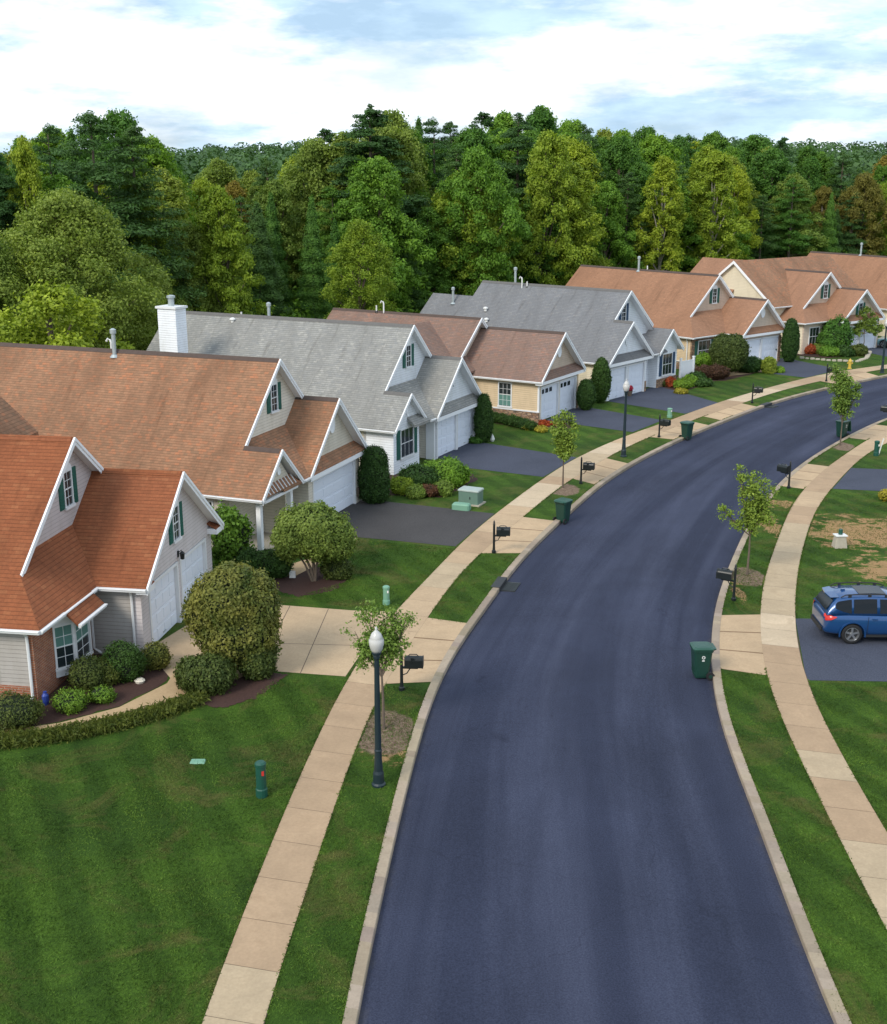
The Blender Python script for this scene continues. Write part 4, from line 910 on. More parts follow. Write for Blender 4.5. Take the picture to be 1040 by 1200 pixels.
def core(cl, f=.82, seg=10):
    vs, fs = [], []
    for c in cl:
        b = len(vs); R_ = 6
        for j in range(R_+1):
            ph = math.pi*j/R_
            for i in range(seg): th = 2*math.pi*i/seg; vs.append((c[0]+c[3]*f*math.sin(ph)*math.cos(th), c[1]+c[4]*f*math.sin(ph)*math.sin(th), c[2]+c[5]*f*math.cos(ph)))
        for j in range(R_):
            for i in range(seg): i2 = (i+1) % seg; fs.append((b+j*seg+i, b+(j+1)*seg+i, b+(j+1)*seg+i2, b+j*seg+i2))
    return vs, fs
M['core'] = plain('inner_twigs', (.012, .020, .008), .95, var=.3)
def wobble(P, N, rng, amp, sc=1.0):
    o = rng.random(3)*10; w_ = np.sin(P[:, 0]*5.1/sc+o[0])+np.sin(P[:, 1]*4.7/sc+o[1])*np.sin(P[:, 2]*5.3/sc+o[2])+.6*np.sin((P[:, 0]-P[:, 2])*9.7/sc+o[0]*2); return P+N*(w_*amp)[:, None]
def trunk_mb(pts_list, mat):
    m = MB()
    for pts, rads in pts_list: m.tube(pts, rads, mat, 8)
    return m
# --- wood trees
def decid_proto(i, H, Rr, n=46000, leaf=.122, low=.16, mats='lf_mid', K=120, rnd_=False):
    rng = np.random.default_rng(100+i); cl = []; zc0, zc1 = low*H, H
    for k in range(K):
        t = (k+.5)/K; z = zc0+(zc1-zc0)*(t**.9); prof = math.sin(math.pi*min(1, (t*.86+.13)))**.75 if rnd_ else (min(1, t*3.2+.35))*(1-t)**.55*1.25+.06
        a = k*2.4+rng.uniform(-.4, .4); r = Rr*prof*rng.uniform(.3, .95); q = Rr*rng.uniform(.13, .27)*(1.0-.25*t); cl.append((r*math.cos(a), r*math.sin(a), z-.4*q, q, q, q*rng.uniform(.65, .95)))
    P, N = blob_pts(cl, n, rng, .75, .45); P = wobble(P, N, rng, .10, 1.0); P += rng.normal(0, .12, P.shape); S = leaf*rng.uniform(.6, 1.25, n)
    me = mesh_from_quads('crown', leaf_faces(P, N, S, rng, .6, .55), M[mats])
    t = [([(0, 0, -.3), (.1, .05, H*.35), (0, .1, H*.85)], [H*.017, H*.011, .05])]
    for c in cl[::7]: t.append(([(0, 0, max(.25*H, c[2]*.6)), (c[0]*.5, c[1]*.5, c[2]*.85), (c[0]*.9, c[1]*.9, c[2])], [.10, .06, .03]))
    return me, t
def pine_proto(i, H, Rr, n=38000, low=.28, gaps=.25, leaf=.135):
    rng = np.random.default_rng(200+i); cl = []; L = int(H*1.05)
    for k in range(L):
        t = (k+.5)/L; z = H*(low+(1-low)*t); br = Rr*(1-t)**.62*rng.uniform(.75, 1.1)+.35; m_ = 5 if t < .8 else 4
        for j in range(m_):
            if rng.random() < gaps: continue
            a = rng.uniform(0, 6.28); 
            for q in (.45, .8): w_ = br*.30+.25; cl.append((br*q*math.cos(a), br*q*math.sin(a), z+.10*br*q+rng.uniform(-.25, .25), w_, w_, w_*.36+.12))
    cl.append((0, 0, H-.5, .4, .4, .8)); P, N = blob_pts(cl, n, rng, .6, .2); N[:, 2] += .5; S = leaf*rng.uniform(.6, 1.3, n)
    me = mesh_from_quads('crown', leaf_faces(P, N, S, rng, .34, .55), M['lf_pine'])
    t = [([(0, 0, -.3), (.05, .02, H*.5), (0, 0, H*.97)], [H*.013, H*.009, .04])]
    for c in cl[::9]: t.append(([(0, 0, c[2]-.3), (c[0], c[1], c[2])], [.06, .02]))
    return me, t
def spruce_proto(i, H, Rr, n=34000):
    rng = np.random.default_rng(300+i); t = rng.random(n)**.7; z = H*(.06+.94*(1-t)); lay = (np.sin(z*5.2+rng.uniform(0, 6))*.16+.86)
    r = Rr*t**.85*lay*(1-.25*rng.random(n)); a = rng.uniform(0, 2*math.pi, n); sec = .85+.15*np.sin(a*5+z*1.7); P = np.stack([r*sec*np.cos(a), r*sec*np.sin(a), z-.18*r], 1)
    N = np.stack([np.cos(a), np.sin(a), np.full(n, .7)], 1); P += rng.normal(0, .09, P.shape); S = .12*rng.uniform(.6, 1.3, n)
    return mesh_from_quads('crown', leaf_faces(P, N, S, rng, .35, .45), M['lf_pine']), [([(0, 0, -.2), (0, 0, H*.96)], [H*.014, .03])]
PROTO = {}
def mkproto(key, res, H, bark='bark'):
    me, t = res; tm = trunk_mb(t, M[bark]); PROTO[key] = (me, tm, H, {})
for i, (H, r_) in enumerate([(15, 3.9), (16, 3.3), (14, 4.4), (17, 3.0), (15, 3.7)]): mkproto('d%d' % i, decid_proto(i, H, r_, rnd_=(i == 2)), H, 'palebark' if i in (1, 3) else 'bark')
for i, (H, r_, g_, lo) in enumerate([(19, 3.8, .28, .25), (20, 3.3, .34, .4), (18, 4.2, .22, .2), (20, 3.0, .38, .5)]): mkproto('p%d' % i, pine_proto(i, H, r_, gaps=g_, low=lo), H)
for i, (H, r_) in enumerate([(16, 3.4), (14, 3.6)]): mkproto('s%d' % i, spruce_proto(i, H, r_), H)
mkproto('big', decid_proto(40, 14, 6.0, 120000, .092, .06, K=170, rnd_=True), 14); mkproto('maple', decid_proto(41, 12, 3.4, 50000, .085, .04, K=120, rnd_=True), 12)
mkproto('small', decid_proto(42, 7, 2.8, 20000, .09, .04, K=60, rnd_=True), 7)
BASE = {}
def put_tree(key, x, y, H, wid, mat, label, name, group, cat='tree', rz=None):
    me, tm, H0, cache = PROTO[key]; root = empty(name, (x, y, 0), rz if rz is not None else random.uniform(0, 6.28)); tag(root, label, cat, group)
    s = H/H0; root.scale = (s*wid, s*wid, s)
    if not cache:
        c = D.objects.new('crown', me); COL.objects.link(c); c.parent = root; t = tm.build('trunk', root); cache['c'] = c; cache['t'] = t
    else:
        c = cache['c'].copy(); t = cache['t'].copy()
        for o_ in (c, t): COL.objects.link(o_); o_.parent = root
    c.name = 'crown'; t.name = 'trunk'
    c.material_slots[0].link = 'OBJECT'; c.material_slots[0].material = M[mat]
    return root
random.seed(21)
FR = [(-78, 52), (-52, 62), (-38, 72), (-26, 85), (-14, 100), (-2, 114), (12, 129), (30, 146), (56, 166), (100, 186)]
FRr = resample(FR, 300); TN = np.gradient(FRr, axis=0); TN /= np.linalg.norm(TN, axis=1)[:, None]; NR = np.stack([-TN[:, 1], TN[:, 0]], 1)
prof_x = [-200, 0, 60, 130, 175, 205, 240, 280, 330, 365, 400, 430, 470, 520, 560, 590, 640, 690, 730, 780, 830, 870, 920, 960, 1000, 1040, 1300]
prof_y = [140, 150, 136, 134, 150, 190, 186, 196, 190, 172, 146, 130, 137, 147, 136, 128, 130, 143, 150, 162, 162, 160, 166, 180, 186, 180, 180]
KINDS = {'pine': (['p0', 'p1', 'p2', 'p3'], 'lf_pine', 'pine_tree', 'dark layered pine'), 'dark': (['d0', 'd1', 'd3'], 'lf_dark', 'broadleaf_tree', 'dark green leafy tree'),
         'mid': (['d0', 'd2', 'd4', 'd1'], 'lf_mid', 'broadleaf_tree', 'mid green leafy tree'), 'yel': (['d2', 'd4', 'd3'], 'lf_yel', 'broadleaf_tree', 'bright yellow-green tree'),
         'olive': (['d0', 'd4'], 'lf_olive', 'broadleaf_tree', 'olive green leafy tree'), 'spruce': (['s0', 's1'], 'lf_pine', 'spruce_tree', 'pointed dark spruce'), 'fir': (['s0', 's1', 'p2'], 'lf_dark', 'spruce_tree', 'pointed mid green conifer'), 'aut': (['d1', 'd4'], 'lf_aut', 'broadleaf_tree', 'tree turning orange for autumn')}
def where(px):
    for lim, t in ((0, 'left of the houses'), (70, 'above orange roof'), (185, 'above brown roof'), (250, 'behind white chimney'), (385, 'above pale grey roof'), (515, 'above pinkish roof'), (660, 'above slate roof'),
                   (815, 'above broad tan roof'), (945, 'above ivory gable'), (1060, 'above farthest tan roof')):
        if px < lim: return t
    return 'right of the street'
plan = []; used_ = []
rows = ['front row', 'second row', 'third row', 'fourth row', 'fifth row', 'sixth row', 'seventh row', 'eighth row', 'ninth row']
for row in range(9):
    off = [0, 6.5, 12.5, 19, 27, 37, 50, 66, 86][row]; step = [4.2, 4.6, 5.2, 5.8, 6.2, 6.8, 7, 8, 8][row]; P = resample(FRr+NR*off, 400); d = np.r_[0, np.cumsum(np.linalg.norm(np.diff(P, axis=0), axis=1))]
    s = random.uniform(0, 3)
    while s < d[-1]:
        i = int(np.searchsorted(d, s)); i = min(i, 399); x, y = P[i]+np.array([random.uniform(-1.3, 1.3), random.uniform(-1.5, 1.5)]); s += step*random.uniform(.75, 1.3)
        px, py = pix((x, y, 12))
        if px < -130 or px > 1160 or y < 45 or (row > 5 and not 150 < px < 450): continue
        c = random.random(); left = px < 200; right = px > 700
        if row == 0: kd = 'yel' if c < .26 else 'mid' if c < .46 else 'dark' if c < .58 else 'pine' if c < .72 else 'fir' if c < .85 else 'spruce' if c < .92 else 'olive'
        elif row == 1: kd = 'pine' if c < .17 else 'fir' if c < .28 else 'mid' if c < .50 else 'yel' if c < .72 else 'dark' if c < .9 else 'olive'
        else: kd = 'pine' if c < .27 else 'fir' if c < .42 else 'dark' if c < .62 else 'mid' if c < .80 else 'olive' if c < .93 else 'yel' if c < .988 else 'aut'
        if px > 930 and 0 < row < 4 and random.random() < .3: kd = 'aut'
        if 200 < px < 400 and row > 1 and kd == 'pine' and random.random() < .6: kd = random.choice(['mid', 'yel', 'olive'])
        ty = np.interp(px, prof_x, prof_y); al = math.atan2(-(600-ty)/FPX*1.0, 1)+PITCH  # angle below the horizontal
        D_ = y; Hmax = CAMH-D_*math.tan(al)
        f = [random.uniform(.60, .82), random.uniform(.72, .95), random.uniform(.84, 1.02), random.uniform(.88, 1.03), random.uniform(.86, 1.02), random.uniform(.80, .98), .9, .95, .95][row]
        if kd in ('pine',) and row > 0: f = min(1.03, f*1.06)
        H = max(6.5, min(24, Hmax*f)) if row < 6 else min(20, Hmax*random.uniform(.78, .98)); plan.append((kd, row, x, y, H, px))
cnt = {}
for kd, row, x, y, H, px in sorted(plan, key=lambda q: q[5]):
    ks, mat, nm, desc = KINDS[kd]; key = random.choice(ks); wp_ = where(px); kk = (kd, row, wp_); cnt[kk] = cnt.get(kk, 0)+1
    ordn = ['first', 'second', 'third', 'fourth', 'fifth', 'sixth', 'seventh', 'eighth', 'ninth', 'tenth', 'eleventh', 'twelfth'][min(11, cnt[kk]-1)]
    put_tree(key, x, y, H, random.uniform(.85, 1.2), mat, '%s, wood %s, %s from left %s' % (desc, rows[row], ordn, wp_), nm, 'trees of the wood')
# picked out trees in front of the wood
for key, px, Y, topy, wd, mat, lab, nm in [
  ('big', 84, 74, 228, 1.10, 'lf_olive', 'huge rounded olive green tree above the long brown roof', 'broadleaf_tree'),
  ('big', -35, 70, 262, .95, 'lf_olive', 'wide olive tree half outside the left picture edge', 'broadleaf_tree'),
  ('big', 170, 84, 300, .75, 'lf_olive', 'lower olive tree filling the space left of the white chimney', 'broadleaf_tree'),
  ('small', 60, 64, 335, 1.2, 'lf_yel', 'low yellow-green bushy tree right behind the steel flue on the brown roof', 'broadleaf_tree'),
  ('maple', 421, 97, 261, 1.1, 'lf_yel', 'neat rounded bright green tree standing alone behind the pinkish roof', 'broadleaf_tree'),
  ('p2', 120, 86, 134, 1.25, 'lf_pine', 'tallest spreading pine behind the huge rounded olive tree', 'pine_tree'),
  ('p0', 165, 88, 150, 1.15, 'lf_pine', 'broad pine leaning right of the tallest spreading pine', 'pine_tree'),
  ('p3', 436, 116, 130, 1.5, 'lf_pine', 'tall blue-green pine towering straight above the neat rounded tree', 'pine_tree'),
  ('d1', 41, 90, 166, .55, 'lf_yel', 'narrow bright yellow-green tree between the pines above the orange roof', 'broadleaf_tree'),
  ('d4', 262, 92, 222, .9, 'lf_yel', 'yellow-green tree standing just right of the white chimney', 'broadleaf_tree'),
  ('d2', 560, 116, 176, .85, 'lf_mid', 'wide mid green tree right above the slate roof ridge vents', 'broadleaf_tree'),
  ('d0', 640, 124, 156, .8, 'lf_yel', 'tall sunlit yellow-green tree above the slate roof gable', 'broadleaf_tree'),
  ('d3', 775, 136, 185, 1.1, 'lf_yel', 'bright green pyramid shaped tree left of the pale trunks', 'broadleaf_tree'),
  ('d1', 835, 142, 180, 1.1, 'lf_yel', 'bright green tree with pale trunks above the ivory gable', 'broadleaf_tree'),
  ('d2', 1010, 166, 205, .9, 'lf_aut', 'rusty brown tree above the farthest tan roof', 'broadleaf_tree')]:
    q = Y/cP; x = (px-520)/FPX*(Y*cP+(CAMH-8)*sP); al = PITCH-math.atan((600-topy)/FPX); H = CAMH-Y*math.tan(al); put_tree(key, x, Y, H, wd, mat, lab, nm, 'trees of the wood', rz=1.0)
# undergrowth along the wood's edge: nobody could count it
rng = np.random.default_rng(5); cl = []
for i in range(0, 300, 1):
    for off in (-2.0, 2.5, 8): 
        p = FRr[i]+NR[i]*(off+rng.uniform(-1, 1)); h_ = rng.uniform(1.6, 4.2); cl.append((p[0], p[1], h_*.4, 1.7, 1.7, h_))
P, N = blob_pts(cl, 110000, rng, .5, .2); tag(D.objects.new('undergrowth', mesh_from_quads('undergrowth', leaf_faces(P, N, .22*rng.uniform(.6, 1.3, len(P)), rng), M['lf_mid'])), 'dense low undergrowth along the foot of the wood', 'undergrowth', kind='stuff')
COL.objects.link(D.objects['undergrowth'])
# distant hill and its canopy
def hillz(x, y): return max(0, 13*math.exp(-((y-520)/170)**2)*(.75+.25*math.sin(x*.011+1)))+(y-180)*.0 - .3
m = MB(); nx, ny = 60, 30; vs = []; fs = []
for j in range(ny+1):
    for i in range(nx+1): x = -900+1800*i/nx; y = 200+900*j/ny; vs.append((x, y, hillz(x, y)))
for j in range(ny):
    for i in range(nx): a = j*(nx+1)+i; fs.append((a, a+1, a+nx+2, a+nx+1))
m.mesh(vs, fs, M['lf_dark']); tag(m.build('hill', smooth=True), kind='structure')
cl = []; 
for _ in range(3600):
    y = rng.uniform(190, 600); x = rng.uniform(-.75, .75)*y*.9; hh = rng.uniform(12, 18); r_ = rng.uniform(2.6, 4.6); cl.append((x, y, hillz(x, y)+hh-r_*.8, r_, r_, r_*.9)); cl.append((x, y, hillz(x, y)+hh*.4, r_*.9, r_*.9, hh*.4))
P, N = blob_pts(cl, 600000, rng, .15, .1); far_ = D.objects.new('distant_wood', mesh_from_quads('distant_wood', leaf_faces(P, N, .5*rng.uniform(.6, 1.3, len(P)), rng, .8, .3), M['lf_far'])); COL.objects.link(far_); tag(far_, 'distant wooded ridge seen through the dip in the treeline', 'woodland', kind='stuff')

# ------------------------------------------------------------------ shrubs
def shrub(px, py, lobes, n, leaf, mat, label, cat='bush', name='shrub', group='garden shrubs', asp=.6, shell=.12, amp=.04, trunk=None, spread=.5, f=.86, wob=1.0, z0=0):
    x, y, _ = at(px, py); seed = int(px*7+py*3); rng = np.random.default_rng(seed)
    P, N = blob_pts(lobes, n, rng, shell); P = wobble(P, N, rng, amp, wob); st_ = rng.random(n) < .16; P[st_] += N[st_]*(rng.random(st_.sum())*1.6*amp+.03)[:, None]*1.3; P += rng.normal(0, leaf*.35, P.shape); keep = P[:, 2] > .02; P, N = P[keep], N[keep]
    me = mesh_from_quads(name, leaf_faces(P, N, leaf*rng.uniform(.6, 1.3, len(P)), rng, asp, spread), M[mat], core(lobes, f), M['core'])
    if trunk:
        root = empty(name, (x, y, z0)); o = D.objects.new('crown', me); COL.objects.link(o); o.parent = root; trunk_mb(trunk, M['bark']).build('trunk', root)
    else: root = D.objects.new(name, me); COL.objects.link(root); root.location = (x, y, z0)
    tag(root, label, cat, group); return root
# big bronze clipped shrub by the nearest house and its low companions
shrub(276, 792, [(-.15,.3,2.35,1.2,1.15,1.1), (.55,.3,2.1,.85,.9,1.0), (-.75,.2,2.0,.72,.8,.9), (.1,.2,1.35,1.3,1.1,1.1), (.1,.6,2.5,1.1,1.0,.95)], 34000, .055, 'lf_bronze', 'big round bronze-tipped clipped shrub at the concrete driveway corner', amp=.05, shell=.16)
shrub(243, 808, [(0,0,.5,.85,.75,.62), (-.3,.1,.45,.6,.6,.5)], 9000, .05, 'lf_shrub', 'low dark green mound at the left foot of the bronze shrub')
shrub(303, 792, [(0,0,.6,.62,.62,.75)], 7000, .05, 'lf_shrub', 'dark green bush at the right foot of the bronze shrub')
TK = [([(0,0,0),(-.1,0,.5),(-.45,.1,1.3)],[.06,.05,.04]), ([(0.05,0,0),(.1,0,.6),(.4,.1,1.3)],[.06,.05,.04]), ([(0,.05,0),(0,.1,1.5)],[.06,.05]), ([(-.05,-.05,0),(-.3,-.1,.7),(-.7,0,1.3)],[.05,.04,.03])]
shrub(368, 681, [(-.2,.2,1.95,1.25,1.25,1.0), (.35,.1,1.85,1.15,1.15,.95), (-.75,.1,1.7,.85,.9,.8), (.75,0,1.6,.8,.85,.75), (0,0,2.2,1.0,1.1,.85)], 34000, .062, 'lf_holly', 'round clipped small tree on several stems before the white porch post', 'tree', 'round_tree', amp=.06, shell=.2, trunk=TK)
shrub(395, 678, [(0,0,.35,.55,.4,.42)], 3500, .05, 'lf_shrub', 'small dark bush right of the round tree stems')
shrub(312, 676, [(0,0,.5,.85,.45,.6), (-.6,.1,.5,.6,.45,.55), (.55,0,.45,.5,.4,.5)], 11000, .045, 'lf_arb', 'dark clipped hedge below the porch left of the round tree', 'hedge', 'hedge')
shrub(270, 668, [(0,0,1.2,.75,.7,1.2), (-.3,.2,1.9,.5,.5,.6), (.35,.1,1.5,.55,.5,.8), (.1,0,.6,.8,.6,.7)], 12000, .075, 'lf_lime', 'loose bright green bush between the nearest garage and the porch', shell=.35, amp=.1, spread=.8)
shrub(439, 588, [(0,0,1.2,.72,.72,1.25), (0,0,2.0,.62,.62,.75), (0,0,.6,.7,.7,.7)], 20000, .045, 'lf_arb', 'broad dark evergreen column right of the second garage door', 'tree', 'arborvitae', amp=.03)
shrub(567, 518, [(0,0,1.2,.55,.55,1.3), (0,0,1.9,.45,.45,.95)], 13000, .05, 'lf_arb', 'dark evergreen column at the white garage, left of the yellow wall', 'tree', 'arborvitae', amp=.02)
shrub(687, 480, [(0,0,.95,.62,.62,1.0), (0,0,1.3,.55,.55,.7)], 10000, .055, 'lf_arb', 'short squat evergreen beside the yellow house garage doors', 'tree', 'arborvitae', amp=.02)
shrub(704, 472, [(0,0,1.5,.66,.66,1.5), (0,0,2.1,.48,.48,1.0)], 13000, .055, 'lf_arb', 'tall cone-shaped evergreen left of the blue shuttered house', 'tree', 'arborvitae', amp=.02)
shrub(925, 424, [(0,0,1.6,.72,.72,1.7), (0,0,2.4,.6,.6,1.2)], 13000, .065, 'lf_arb', 'tall dark evergreen right of the beige gable garage', 'tree', 'arborvitae', amp=.02)
shrub(853, 440, [(-.35,0,2.0,1.15,1.1,1.15), (.35,0,1.95,1.15,1.1,1.2), (0,0,1.35,1.3,1.15,1.0)], 20000, .08, 'lf_shrub', 'large flat-topped clipped shrub in front of the beige gable house', 'tree', 'clipped_shrub', amp=.05, trunk=[([(0,0,0),(.1,0,.8)],[.08,.06]), ([(0,0,0),(-.3,0,.8)],[.07,.05])])
shrub(876, 436, [(0,0,.55,1.1,.8,.6), (.4,0,.6,.8,.7,.6)], 8000, .07, 'lf_arb', 'dark low mound right of the flat-topped shrub')
shrub(978, 413, [(0,0,1.3,1.5,1.3,1.4), (-.5,0,.9,1.2,1.1,1.0), (.2,0,2.2,1.0,1.0,.9)], 12000, .10, 'lf_dark', 'large loose dark green bush at the ivory gable house window', shell=.35, amp=.12)
# bed of the nearest house
for px, py, r_, h_, mat, lab, cat in [
  (18, 850, .75, .9, 'lf_shrub', 'dark bush at the brick corner on the far left', 'bush'), (82, 832, .50, .55, 'lf_lime', 'larger bright green ball by the brick corner', 'bush'), (119, 822, .37, .44, 'lf_lime', 'smaller bright green ball between path and bay window', 'bush'),
  (103, 806, .62, .95, 'lf_shrub', 'dark bush under the bay window', 'bush'), (147, 797, .60, 1.25, 'lf_arb', 'taller dark bush between bay window and garage', 'bush'), (184, 782, .46, .80, 'lf_bronze', 'bush with bronze tips at the garage corner', 'bush'), (126, 800, .5, .8, 'lf_shrub', 'dark bush right beside the bay window corner', 'bush'),
  (470, 578, .55, .75, 'lf_yel', 'yellow-green bush right of the broad evergreen column', 'bush'), (492, 571, 1.1, 1.05, 'lf_arb', 'wide dark green mound under the green shuttered window', 'bush'), (523, 568, 1.15, 1.25, 'lf_mid', 'wide leafy mound before the white garage', 'bush'),
  (488, 583, .5, .55, 'lf_olive', 'small yellowish bush in the bed before the white house', 'bush'), (503, 581, .5, .55, 'lf_maroon', 'small reddish bush in the bed before the white house', 'bush'), (519, 580, .5, .65, 'lf_olive', 'olive bush at the right end of the white house bed', 'bush'), (541, 567, .35, .75, 'lf_yel', 'thin sprawling shrub beside the white garage door', 'bush'),
  (619, 503, .38, .3, 'lf_gold', 'yellow bush near the yellow house garage corner', 'bush'), (634, 506, .36, .3, 'lf_gold', 'second yellow bush right beside the garage corner', 'bush'), (640, 498, .42, .22, 'lf_red', 'low red flowering clump at the yellow house corner', 'flowers'), (655, 499, .32, .25, 'lf_red', 'orange-red clump beside the yellow house driveway', 'flowers'),
  (786, 453, .36, .62, 'lf_red', 'round red bush at the blue shuttered window', 'bush'), (779, 452, .45, .45, 'lf_shrub', 'dark low bush left of the red bush', 'bush'), (800, 455, .62, .62, 'lf_lime', 'bright green round bush right of the red bush', 'bush'), (808, 452, .55, .7, 'lf_mid', 'mid green bush before the white vinyl fence', 'bush'), (799, 461, .42, .3, 'lf_gold', 'low yellow clump on the bed edge', 'bush'), (816, 449, .6, .8, 'lf_arb', 'dark bush at the corner of the beige gable house', 'bush'),
  (822, 452, .8, .5, 'lf_arb', 'low dark bush in front of the maroon hedge', 'bush'), (900, 437, .55, 1.2, 'lf_olive', 'small pointed conifer by the bin on the driveway', 'bush'), (912, 436, .5, .35, 'lf_mid', 'low green clump right of the small conifer', 'bush'),
  (938, 412, .6, .75, 'lf_gold', 'round golden yellow bush before the tan house', 'bush'), (949, 414, .7, .65, 'lf_red', 'orange-red bush beside the golden bush', 'bush'), (960, 414, .7, .7, 'lf_olive', 'olive bush right of the orange-red bush', 'bush'), (972, 417, .8, .75, 'lf_mid', 'mid green bush in the stone edged bed', 'bush'), (990, 417, .8, .75, 'lf_arb', 'dark clipped bush in the stone edged bed', 'bush'), (1004, 416, .9, .8, 'lf_shrub', 'dark green bush under the small ornamental tree', 'bush'),
  (1043, 586, .5, .5, 'lf_gold', 'yellow bush at the right picture edge by the far driveway', 'bush'), (558, 519, .35, .3, 'lf_dark', 'tiny dark bush at the foot of the evergreen by the white garage', 'bush')]:
    z = at(px, py); dist = z[1]; lf = max(.032, dist*.00105)
    shrub(px, py, [(0, 0, h_*.48, r_, r_*.9, h_*.54), (r_*.25, 0, h_*.42, r_*.75, r_*.8, h_*.45)], int(4200*max(.5, r_*h_*2.5)), lf, mat, lab, cat, 'flower_clump' if cat == 'flowers' else 'shrub', shell=.22, amp=.05*r_+.01)
shrub(836, 445, [(-.7,0,.6,.7,.45,.5), (.1,0,.62,.75,.45,.5), (.75,.1,.6,.5,.4,.45)], 8000, .07, 'lf_maroon', 'maroon clipped hedge under the green shuttered window of the beige house', 'hedge', 'hedge')
shrub(834, 437, [(-.6,0,1.0,.9,.55,.5), (.6,0,1.0,.9,.55,.5)], 7000, .07, 'lf_mid', 'green flat hedge behind the maroon hedge', 'hedge', 'hedge')
for i in range(7):
    p = (581+i*7, 494.5+i*1.6); shrub(p[0], p[1], [(0, 0, .28, .34, .32, .32)], 1500, .05, 'lf_arb', '%s ball of the low clipped row along the yellow wall, counted from left' % ['first', 'second', 'third', 'fourth', 'fifth', 'sixth', 'seventh'][i], 'bush', 'clipped_ball', 'low clipped balls along the yellow wall')
# grassy border along the curved path
E_ = [(-40,877),(0,873),(50,868),(100,860),(140,851),(175,842),(205,832),(232,822)]; W_ = resample([at(*p)[:2] for p in E_], 120); rng = np.random.default_rng(9); n = 26000; k = rng.integers(0, 120, n)
P = np.stack([W_[k, 0]+rng.normal(0, .16, n), W_[k, 1]+rng.normal(0, .16, n), rng.uniform(0, .26, n)], 1); N = rng.normal(0, 1, (n, 3)); N[:, 2] = .25
o = D.objects.new('border_grass', mesh_from_quads('border_grass', leaf_faces(P, N, .07*rng.uniform(.6, 1.4, n), rng, .25, .3), M['lf_shrub'])); COL.objects.link(o); tag(o, 'tufty grass border following the curved front path', 'border grass', kind='stuff')

# ------------------------------------------------------------------ mown grass blades on the near lawns and ragged lawn edges: nobody could count them
def inpoly(P, poly):
    x, y = P[:, 0], P[:, 1]; c = np.zeros(len(P), bool); n = len(poly)
    for i in range(n):
        x0, y0 = poly[i]; x1, y1 = poly[(i+1) % n]; k = ((y0 > y) != (y1 > y)) & (x < (x1-x0)*(y-y0)/((y1-y0) or 1e-9)+x0); c ^= k
    return c
rng = np.random.default_rng(77); GP = []; GS = []
def blades(px, dens, sz):
    poly = [at(*p)[:2] for p in px]; A = np.array(poly); lo, hi = A.min(0), A.max(0); n = int((hi-lo).prod()*dens); P = lo+(hi-lo)*rng.random((n, 2)); P = P[inpoly(P, poly)]
    cl_ = np.sin(P[:, 0]*1.7+np.sin(P[:, 1]*.9)*2)*np.sin(P[:, 1]*1.3+1)+np.sin(P[:, 0]*6+P[:, 1]*4)*.5; P = P[rng.random(len(P)) < .62+.3*cl_]
    GP.append(P); GS.append(np.full(len(P), sz))
blades([(-30,1215),(-30,892),(60,884),(150,866),(235,842),(275,834),(322,797),(404,797),(384,837),(348,917),(331,954),(305,1021),(274,1100),(243,1177),(228,1215)], 900, .030)
blades([(452,804),(496,806),(470,900),(455,975),(430,1069),(400,1190),(312,1190),(343,1098),(366,1023),(385,965),(409,895),(430,846)], 900, .028)
blades([(504,726),(542,731),(590,668),(601,652),(567,648),(537,674)], 700, .032)
blades([(347,700),(415,713),(465,714),(506,671),(533,643),(418,632),(398,662),(410,680)], 600, .034)
blades([(846,789),(896,789),(911,830),(943,896),(987,988),(1040,1093),(1040,1215),(985,1200),(940,1060),(900,945),(868,880)], 800, .028)
blades([(950,800),(1060,803),(1060,1010),(1040,978),(1010,923),(972,857)], 800, .030)
blades([(850,714),(890,717),(900,665),(920,610),(942,574),(912,572),(893,600),(862,655)], 500, .034)
blades([(933,720),(935,670),(948,618),(973,577),(1050,582),(1050,640),(1000,655),(1060,690),(1060,718)], 260, .034)
def edge(L, y0, y1, skip=(), off=0.0, dens=90):
    d = np.linalg.norm(np.diff(L, axis=0), axis=1); k = np.where((L[:-1, 1] > y0) & (L[:-1, 1] < y1))[0]
    for i in k:
        if any(a < L[i, 1] < b for a, b in skip): continue
        n = int(d[i]*dens); t = rng.random((n, 1)); P = L[i]*(1-t)+L[i+1]*t+rng.normal(0, .022, (n, 2)); P += np.array([-1, 0])*off; GP.append(P); GS.append(np.full(n, .036))
Yw = lambda x, y: at(x, y)[1]
skl = [(Yw(448,801)-.6, Yw(500,725)+.3), (Yw(566,648)-.3, Yw(611,609)+.3), (Yw(672,563), Yw(707,540)+.6), (Yw(762,512), Yw(809,494)+.5), (Yw(822,488), Yw(868,473))]
edge(SO, 17, 78, skl, -.02); edge(LB, 17, 78, [(a-.2, b-.2) for a, b in skl], .02)
edge(SI, 17, 78, [(Yw(407,794), Yw(462,717)), (Yw(534,641), Yw(581,602)), (Yw(640,559), Yw(678,536)), (Yw(743,506), Yw(777,492)), (Yw(805,485), Yw(842,472))], .03)
skr = [(Yw(897,788), Yw(890,720)), (Yw(943,572), Yw(971,546)), (Yw(1016,515), Yw(1040,499))]
edge(RO, 17, 72, skr, .02); edge(RB, 17, 72, skr, -.02); edge(RI, 17, 68, [(Yw(945,798), Yw(931,725)), (Yw(975,573), Yw(997,548))], -.03)
P = np.concatenate(GP); S = np.concatenate(GS)*rng.uniform(.6, 1.5, len(P)); n = len(P); P3 = np.column_stack([P, S*.45]); N = rng.normal(0, 1, (n, 3)); N[:, 2] = np.abs(N[:, 2])*.6
